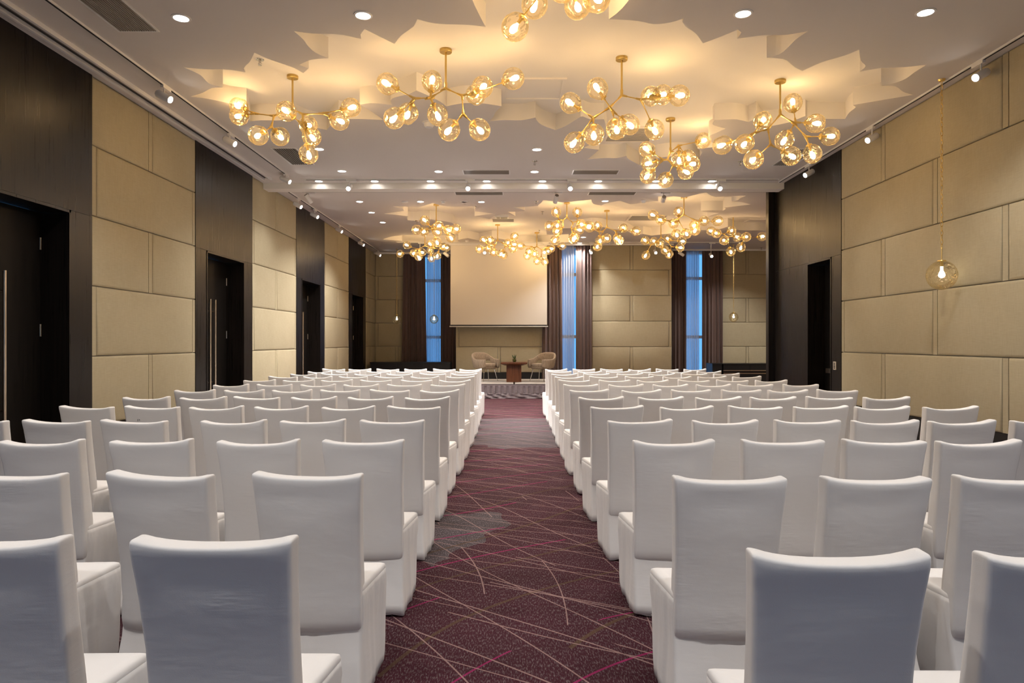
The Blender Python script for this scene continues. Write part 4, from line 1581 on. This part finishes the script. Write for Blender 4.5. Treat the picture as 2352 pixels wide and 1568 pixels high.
# ---------------------------------------------------------------- upholstered armchairs on the stage
def armchair(x, y, rz, label):
    t = thing('armchair', label, 'armchair', (x, y, SH_ + 0.001), rz, 'taupe armchairs on the stage')
    # local: faces -y
    bm = bmesh.new()

    def sq(hx, hy, z, n=32, e=3.2, dy=0.0):
        o = []
        for k in range(n):
            a = 2 * PI * k / n
            c, s = math.cos(a), math.sin(a)
            o.append((hx * math.copysign(abs(c) ** (2 / e), c), dy + hy * math.copysign(abs(s) ** (2 / e), s), z))
        return o
    loft(bm, [sq(0.20, 0.20, 0.405), sq(0.235, 0.235, 0.41), sq(0.245, 0.245, 0.43), sq(0.245, 0.245, 0.465), sq(0.232, 0.232, 0.488), sq(0.18, 0.18, 0.497)])
    obj('seat_cushion', bm, M['tweed'], t)
    bm = bmesh.new()
    loft(bm, [sq(0.17, 0.17, 0.335, dy=0.01), sq(0.24, 0.24, 0.35), sq(0.265, 0.262, 0.38), sq(0.268, 0.265, 0.404), sq(0.22, 0.22, 0.408)])
    obj('seat_shell', bm, M['tweed'], t)
    # wrap-round back and arms with an open gap above the seat at the rear
    bm = bmesh.new()
    n = 48
    secs = []
    for i in range(n + 1):
        u = -1 + 2 * i / n
        a = u * math.radians(148)
        rx, ry = 0.325, 0.315
        cx_, cy_ = math.sin(a), math.cos(a)
        e = 2.6
        px = rx * math.copysign(abs(cx_) ** (2 / e), cx_)
        py = ry * math.copysign(abs(cy_) ** (2 / e), cy_)
        nrm = Vector((cx_ / rx, cy_ / ry, 0)).normalized()
        au = abs(u)
        s1 = min(1, max(0, (au - 0.06) / 0.60)); s1 = s1 * s1 * (3 - 2 * s1)
        top = 0.80 - 0.19 * s1 - 0.015 * max(0, au - 0.7)
        s2 = min(1, max(0, (au - 0.34) / 0.18)); s2 = s2 * s2 * (3 - 2 * s2)
        bot = 0.565 - 0.20 * s2 + 0.03 * max(0, (au - 0.85) / 0.15)
        lean = 0.055 * (1 - s1) + 0.02
        th = 0.036 * (1 if au < 0.93 else max(0.35, 1 - (au - 0.93) / 0.07 * 0.6))
        ring = []
        m = 12
        for q in range(m):
            b = 2 * PI * q / m
            zz = (top + bot) / 2 + (top - bot) / 2 * math.copysign(abs(math.sin(b)) ** 0.55, math.sin(b))
            oo = th * math.copysign(abs(math.cos(b)) ** 0.8, math.cos(b))
            tilt = lean * (zz - 0.45) / 0.35
            ring.append(Vector((px, py, 0)) + nrm * (oo + tilt) + Vector((0, 0, zz)))
        secs.append(ring)
    loft(bm, secs)
    obj('back_and_arms', bm, M['tweed'], t)
    for sx in (-1, 1):
        for sy in (-1, 1):
            bm = bmesh.new()
            tube(bm, [(sx * 0.17, sy * 0.16, 0.345), (sx * 0.235, sy * 0.225, 0.004)], [0.013, 0.0085], 10)
            obj('leg', bm, M['chrome'], t)
    return t


a1 = at(1116.5, 800, 19.0)
a2 = at(1243.5, 800, 19.0)
armchair(a1.x, 19.0, math.radians(36), 'taupe upholstered armchair left of the stage table')
armchair(a2.x, 19.0, math.radians(-36), 'taupe upholstered armchair right of the stage table')

# ---------------------------------------------------------------- low black cabinets at the back
def cabinet(x0, x1, y0, y1, h, label, doors, rails=False):
    t = thing('cabinet', label, 'cabinet', ((x0 + x1) / 2, (y0 + y1) / 2, 0), 0)
    ox, oy = (x0 + x1) / 2, (y0 + y1) / 2
    bm = bmesh.new()
    box(bm, x0 - ox, x1 - ox, y0 - oy + 0.02, y1 - oy, 0, h - 0.03)
    obj('body', bm, M['black'], t, smooth=False)
    bm = bmesh.new()
    box(bm, x0 - ox - 0.012, x1 - ox + 0.012, y0 - oy - 0.01, y1 - oy, h - 0.03, h)
    obj('top', bm, M['black'], t, smooth=False)
    for i in range(doors):
        a = x0 + (x1 - x0) * i / doors + 0.004
        b = x0 + (x1 - x0) * (i + 1) / doors - 0.004
        if not rails:
            bm = bmesh.new()
            box(bm, a - ox, b - ox, y0 - oy, y0 - oy + 0.019, 0.06, h - 0.036)
            obj('door', bm, M['black'], t, smooth=False)
        else:
            for z0, z1 in ((0.60, h - 0.036), (0.06, 0.485)):
                bm = bmesh.new()
                box(bm, a - ox, b - ox, y0 - oy, y0 - oy + 0.019, z0, z1)
                obj('drawer', bm, M['black'], t, smooth=False)
            for zz in (0.585, 0.495):
                bm = bmesh.new()
                box(bm, a - ox, b - ox, y0 - oy - 0.012, y0 - oy + 0.019, zz - 0.013, zz + 0.013)
                obj('handle_rail', bm, M['steel'], t, smooth=False)


cabinet(-4.66, -2.09, 21.95, 22.55, 0.835, 'long low black cabinet in the left back corner below the window', 3)
cabinet(6.22, 6.52, 21.5, 22.22, 0.806, 'narrow black cabinet end unit under the rightmost drape', 1)
cabinet(6.56, 9.1, 21.5, 22.22, 0.806, 'low black cabinet with two pale metal rails beside the dark wood post', 3, True)

# ---------------------------------------------------------------- white covered chairs
def rrect(w, y0, y1, r, nl=10, ns=3, na=3):
    """rounded rectangle ring, counter-clockwise seen from above: rear side first"""
    o = []
    c = [(w - r, y0 + r, -PI / 2), (w - r, y1 - r, 0.0), (-w + r, y1 - r, PI / 2), (-w + r, y0 + r, PI)]
    sides = [nl, ns, nl, ns]
    starts = [(-w + r, y0), (w, y0 + r), (w - r, y1), (-w, y1 - r)]
    ends = [(w - r, y0), (w, y1 - r), (-w + r, y1), (-w, y0 + r)]
    for s in range(4):
        for i in range(sides[s]):
            t = i / sides[s]
            t = 0.35 * t + 0.65 * (0.5 - 0.5 * math.cos(PI * t))
            o.append((starts[s][0] + (ends[s][0] - starts[s][0]) * t, starts[s][1] + (ends[s][1] - starts[s][1]) * t))
        cx_, cy_, a0 = c[s]
        for i in range(na):
            a = a0 + (PI / 2) * i / na
            o.append((cx_ + r * math.cos(a), cy_ + r * math.sin(a)))
    return o


BACK = [  # z, rear y, depth, half width, corner radius
    (0.285, 0.092, 0.070, 0.198, 0.013), (0.300, 0.080, 0.086, 0.205, 0.013), (0.34, 0.075, 0.094, 0.207, 0.013), (0.42, 0.076, 0.094, 0.206, 0.013),
    (0.50, 0.072, 0.092, 0.206, 0.013), (0.57, 0.065, 0.088, 0.206, 0.013), (0.64, 0.055, 0.085, 0.207, 0.013), (0.71, 0.044, 0.081, 0.209, 0.013),
    (0.78, 0.031, 0.079, 0.212, 0.013), (0.84, 0.019, 0.078, 0.215, 0.013), (0.89, 0.009, 0.077, 0.218, 0.012), (0.925, 0.002, 0.077, 0.2205, 0.012), (0.9395, 0.0002, 0.077, 0.2214, 0.012),
    (0.9495, 0.000, 0.077, 0.2215, 0.012), (0.9525, 0.0006, 0.0758, 0.2210, 0.012), (0.9555, 0.0022, 0.073, 0.2196, 0.012),
    (0.9575, 0.0052, 0.068, 0.2168, 0.012), (0.9582, 0.010, 0.060, 0.213, 0.011), (0.9584, 0.018, 0.046, 0.206, 0.012), (0.9584, 0.028, 0.028, 0.198, 0.010)]


def chair_meshes(seed):
    rnd = random.Random(seed)
    sag = rnd.uniform(0.016, 0.027)
    skew = rnd.uniform(-0.007, 0.007)
    ear = [rnd.uniform(0, 0.006), rnd.uniform(0, 0.006)]
    ph = [rnd.uniform(0, 6.28) for _ in range(8)]
    rings = []
    for z, yr, dp, hw, r in BACK:
        ring = []
        k = min(1, max(0, (z - 0.74) / 0.19))
        k = k * k * (3 - 2 * k)
        for x, y in rrect(hw, yr, yr + dp, r):
            u = x / hw
            zz = z - sag * (1 - abs(u) ** 2.6) * k + skew * u * k + (ear[0] if u > 0 else ear[1]) * abs(u) ** 8 * k
            # padding: faint crown across the rear face, hollow under the top roll
            yy = y
            if y < yr + dp * 0.5:
                yy -= 0.010 * (1 - u * u) * (1 - k)
                yy += 0.006 * (1 - u * u) * math.exp(-((z - 0.87) / 0.04) ** 2)
                yy += 0.0015 * math.sin(z * 40 + ph[0] + u * 3) * (1 if abs(u) > 0.6 else 0.3)
            ring.append((x, yy, zz))
        rings.append(ring)
    c = rings[-1]
    rings.append([(x, 0.04, z) for x, y, z in c])
    bm = bmesh.new()
    loft(bm, rings, True, False)
    bmesh.ops.remove_doubles(bm, verts=bm.verts, dist=0.0004)
    me_b = mesh_of('backrest', bm, M['cover'], angle=180)

    def trap(z, yr, yf, wr, wf, r=0.022, wob=0.0):
        # rounded trapezoid: narrow at the rear
        base = rrect(1.0, 0.0, 1.0, 0.05, 24, 40, 3)
        o = []
        for x, y in base:
            w_ = wr + (wf - wr) * y
            px, py = x * w_, yr + (yf - yr) * y
            if wob:
                a = math.atan2(py - 0.2, px)
                f = wob * (math.sin(7 * a + ph[1]) + 0.6 * math.sin(13 * a + ph[2]) + 0.4 * math.sin(23 * a + ph[3]))
                px *= 1 + f
                if abs(x) > 0.9:      # gathers down the sides of the seat
                    gz = math.exp(-((z - 0.385) / 0.06) ** 2)
                    px += math.copysign(0.0042 * gz * (math.sin(py * 95 + 60 * z + ph[6]) + 0.5 * math.sin(py * 170 + 40 * z + ph[7])), px)
                elif y > 0.9:
                    gz = math.exp(-((z - 0.385) / 0.06) ** 2)
                    py += 0.003 * gz * math.sin(px * 80 + ph[6])
                py += f * 0.12 * (1 if y > 0.5 else -1)
            o.append((px, py, z))
        return o
    bm = bmesh.new()
    S = [trap(0.425, 0.10, 0.425, 0.205, 0.250), trap(0.450, 0.10, 0.428, 0.206, 0.252), trap(0.463, 0.10, 0.424, 0.203, 0.249),
         trap(0.470, 0.10, 0.412, 0.192, 0.237), trap(0.473, 0.10, 0.38, 0.165, 0.205)]
    loft(bm, S)
    me_s = mesh_of('seat', bm, M['cover'], angle=180)
    bm = bmesh.new()
    hem = rnd.uniform(-0.012, 0.004)
    K = [trap(0.445, 0.095, 0.427, 0.205, 0.252), trap(0.425, 0.095, 0.428, 0.206, 0.252, wob=0.001), trap(0.40, 0.094, 0.428, 0.206, 0.252, wob=0.004), trap(0.37, 0.093, 0.428, 0.206, 0.252, wob=0.006), trap(0.33, 0.092, 0.428, 0.207, 0.251, wob=0.008),
         trap(0.26, 0.080, 0.426, 0.208, 0.249, wob=0.010), trap(0.19, 0.058, 0.424, 0.211, 0.248, wob=0.010), trap(0.12, 0.034, 0.420, 0.215, 0.247, wob=0.011),
         trap(0.06, 0.014, 0.412, 0.219, 0.245, wob=0.013), trap(0.012, 0.0, 0.402, 0.222, 0.242, wob=0.016)]
    # the hem lifts towards the front corners
    last = []
    for (x, y, z) in K[-1]:
        last.append((x, y, max(0.006, z + 0.03 * max(0, y - 0.3) / 0.1 * (0.5 + 0.5 * math.sin(ph[4] + x * 9)) + 0.006 * math.sin(x * 40 + ph[5]))))
    K[-1] = last
    loft(bm, K)
    me_k = mesh_of('skirt', bm, M['cover'], angle=180)
    return me_b, me_s, me_k


CH = [chair_meshes(s) for s in range(5)]

# back-rest tops in the photograph, nearest row first, each from the outside inwards or left to right
ROWS_L = [
    [(-245, 130), (292, 668)],
    [(-118, 132), (230, 480), (578, 827)],
    [(-8, 180), (243, 437), (495, 682), (739, 925)],
    [(-145, 6), (43, 200), (225, 378), (458, 606), (643, 788), (826, 972)],
    [(130, 255), (283, 406), (431, 555), (582, 704), (737, 859), (889, 1010)],
    [(278, 386), (411, 516), (535, 638), (667, 771), (797, 902), (928, 1033)],
    [(399, 490), (512, 604), (622, 715), (733, 825), (848, 940), (963, 1055)],
    [(487, 569), (587, 669), (688, 769), (787, 869), (887, 970), (988, 1069)],
    [(558, 630), (649, 720), (736, 808), (826, 898.6), (920, 992), (1008.6, 1080)],
    [(616, 680.5), (695.4, 761), (778, 842), (859, 925), (942, 1008), (1024, 1090.6)],
    [(666, 725), (737, 796), (813, 873), (887, 947), (964, 1023), (1036, 1096.5)],
    [(706, 761), (771.7, 825), (842, 896), (910, 964), (980, 1035), (1046, 1101.7)],
    [(739.6, 790.8), (800, 851), (865, 915), (928, 980), (994, 1046), (1055, 1106)]]
ROWS_R = [
    [(1733, 2135), (2275, 2677)],
    [(1550, 1810), (1897, 2152), (2210, 2468)],
    [(1457, 1643), (1708, 1897), (1942, 2135), (2162, 2352)],
    [(1398, 1546), (1594, 1742), (1783, 1935), (1960, 2118), (2137, 2297), (2333, 2485)],
    [(1357, 1480), (1518, 1641), (1675, 1801), (1827, 1952), (1968, 2095), (2124, 2256)],
    [(1329, 1434), (1467, 1572), (1600, 1705), (1725, 1832), (1855, 1962), (1987, 2095)],
    [(1308, 1400), (1428, 1521), (1542, 1636), (1658, 1752), (1766, 1859), (1880, 1973)],
    [(1294, 1375), (1398, 1480), (1500, 1583), (1600, 1682), (1696, 1778), (1800, 1884)],
    [(1282.8, 1355.7), (1376, 1449.5), (1464, 1537), (1558.6, 1631), (1647.5, 1720), (1736.6, 1810)],
    [(1274.6, 1340.4), (1354.4, 1419.4), (1436, 1503), (1524, 1588.8), (1604.4, 1669.7), (1684, 1750)],
    [(1266.6, 1326.7), (1340.7, 1401), (1418.5, 1477.5), (1492, 1551), (1566, 1625.5), (1640, 1700.4)],
    [(1258.4, 1313), (1327.5, 1383), (1394, 1448.7), (1466.8, 1520), (1535, 1589), (1602.5, 1657.4)],
    [(1252, 1303.6), (1316, 1367), (1379, 1431), (1444, 1496), (1507.6, 1559), (1571.5, 1623)]]
YAW = {('L', 2, 1): -7, ('R', 1, 0): -4, ('R', 2, 1): 6, ('L', 2, 0): 3, ('R', 2, 0): -2, ('R', 3, 1): -2, ('L', 5, 0): -3, ('R', 4, 1): -3}

protos = []
for me_b, me_s, me_k in CH:
    r = thing('banquet_chair', 'white covered banquet chair', 'chair', (0, 0, 0), 0, 'white covered chairs in rows')
    link('backrest', me_b, r)
    link('seat', me_s, r)
    link('skirt', me_k, r)
    protos.append([r, False])
rnd = random.Random(11)
for side, rows in (('L', ROWS_L), ('R', ROWS_R)):
    for ri, row in enumerate(rows):
        n = ri + 1
        Y = 3.71 + 0.978 * (n - 3)
        if n == 1:
            Y = 1.844 if side == 'L' else 1.725
        elif n == 2:
            Y = 2.77 if side == 'L' else 2.69
        elif n == 4:
            Y = 4.66
        m = len(row)
        for ci, (xa, xb) in enumerate(row):
            X = ((xa + xb) / 2 - CX) * Y / F
            v = rnd.randrange(5)
            pr = protos[v]
            c = pr[0] if not pr[1] else dup(pr[0])
            pr[1] = True
            kk = (m - ci) if side == 'L' else ci + 1
            yaw = YAW.get((side, n, ci), rnd.uniform(-1.3, 1.3))
            c.location = (X, Y, 0)
            c.rotation_euler = (0, 0, math.radians(yaw))
            c['label'] = 'white covered chair, %s block, %s row from the camera, %s from the aisle' % (
                'left' if side == 'L' else 'right', ORD[n], ORD[kk])
            if side == 'L' and n == 5 and ci == 1:
                c['label'] = 'white covered chair with a tiny ink mark on its back, left block, fifth row'
                bm = bmesh.new()
                def stroke(x0, z0, x1, z1, wd=0.0035):
                    dx, dz = x1 - x0, z1 - z0
                    L = math.hypot(dx, dz)
                    nx_, nz_ = -dz / L * wd / 2, dx / L * wd / 2
                    y0_ = 0.0135
                    q = [bm.verts.new((x0 + nx_, y0_, z0 + nz_)), bm.verts.new((x1 + nx_, y0_, z1 + nz_)),
                         bm.verts.new((x1 - nx_, y0_, z1 - nz_)), bm.verts.new((x0 - nx_, y0_, z0 - nz_))]
                    bm.faces.new(q)
                bx_, bz_ = -0.112, 0.845
                stroke(bx_, bz_ - 0.009, bx_, bz_ + 0.009)
                stroke(bx_ + 0.007, bz_ + 0.006, bx_ + 0.018, bz_ + 0.006)
                stroke(bx_ + 0.018, bz_ + 0.006, bx_ + 0.019, bz_ - 0.004)
                stroke(bx_ + 0.007, bz_ - 0.003, bx_ + 0.013, bz_ - 0.003)
                obj('ink_mark', bm, M['ink'], c, smooth=False)
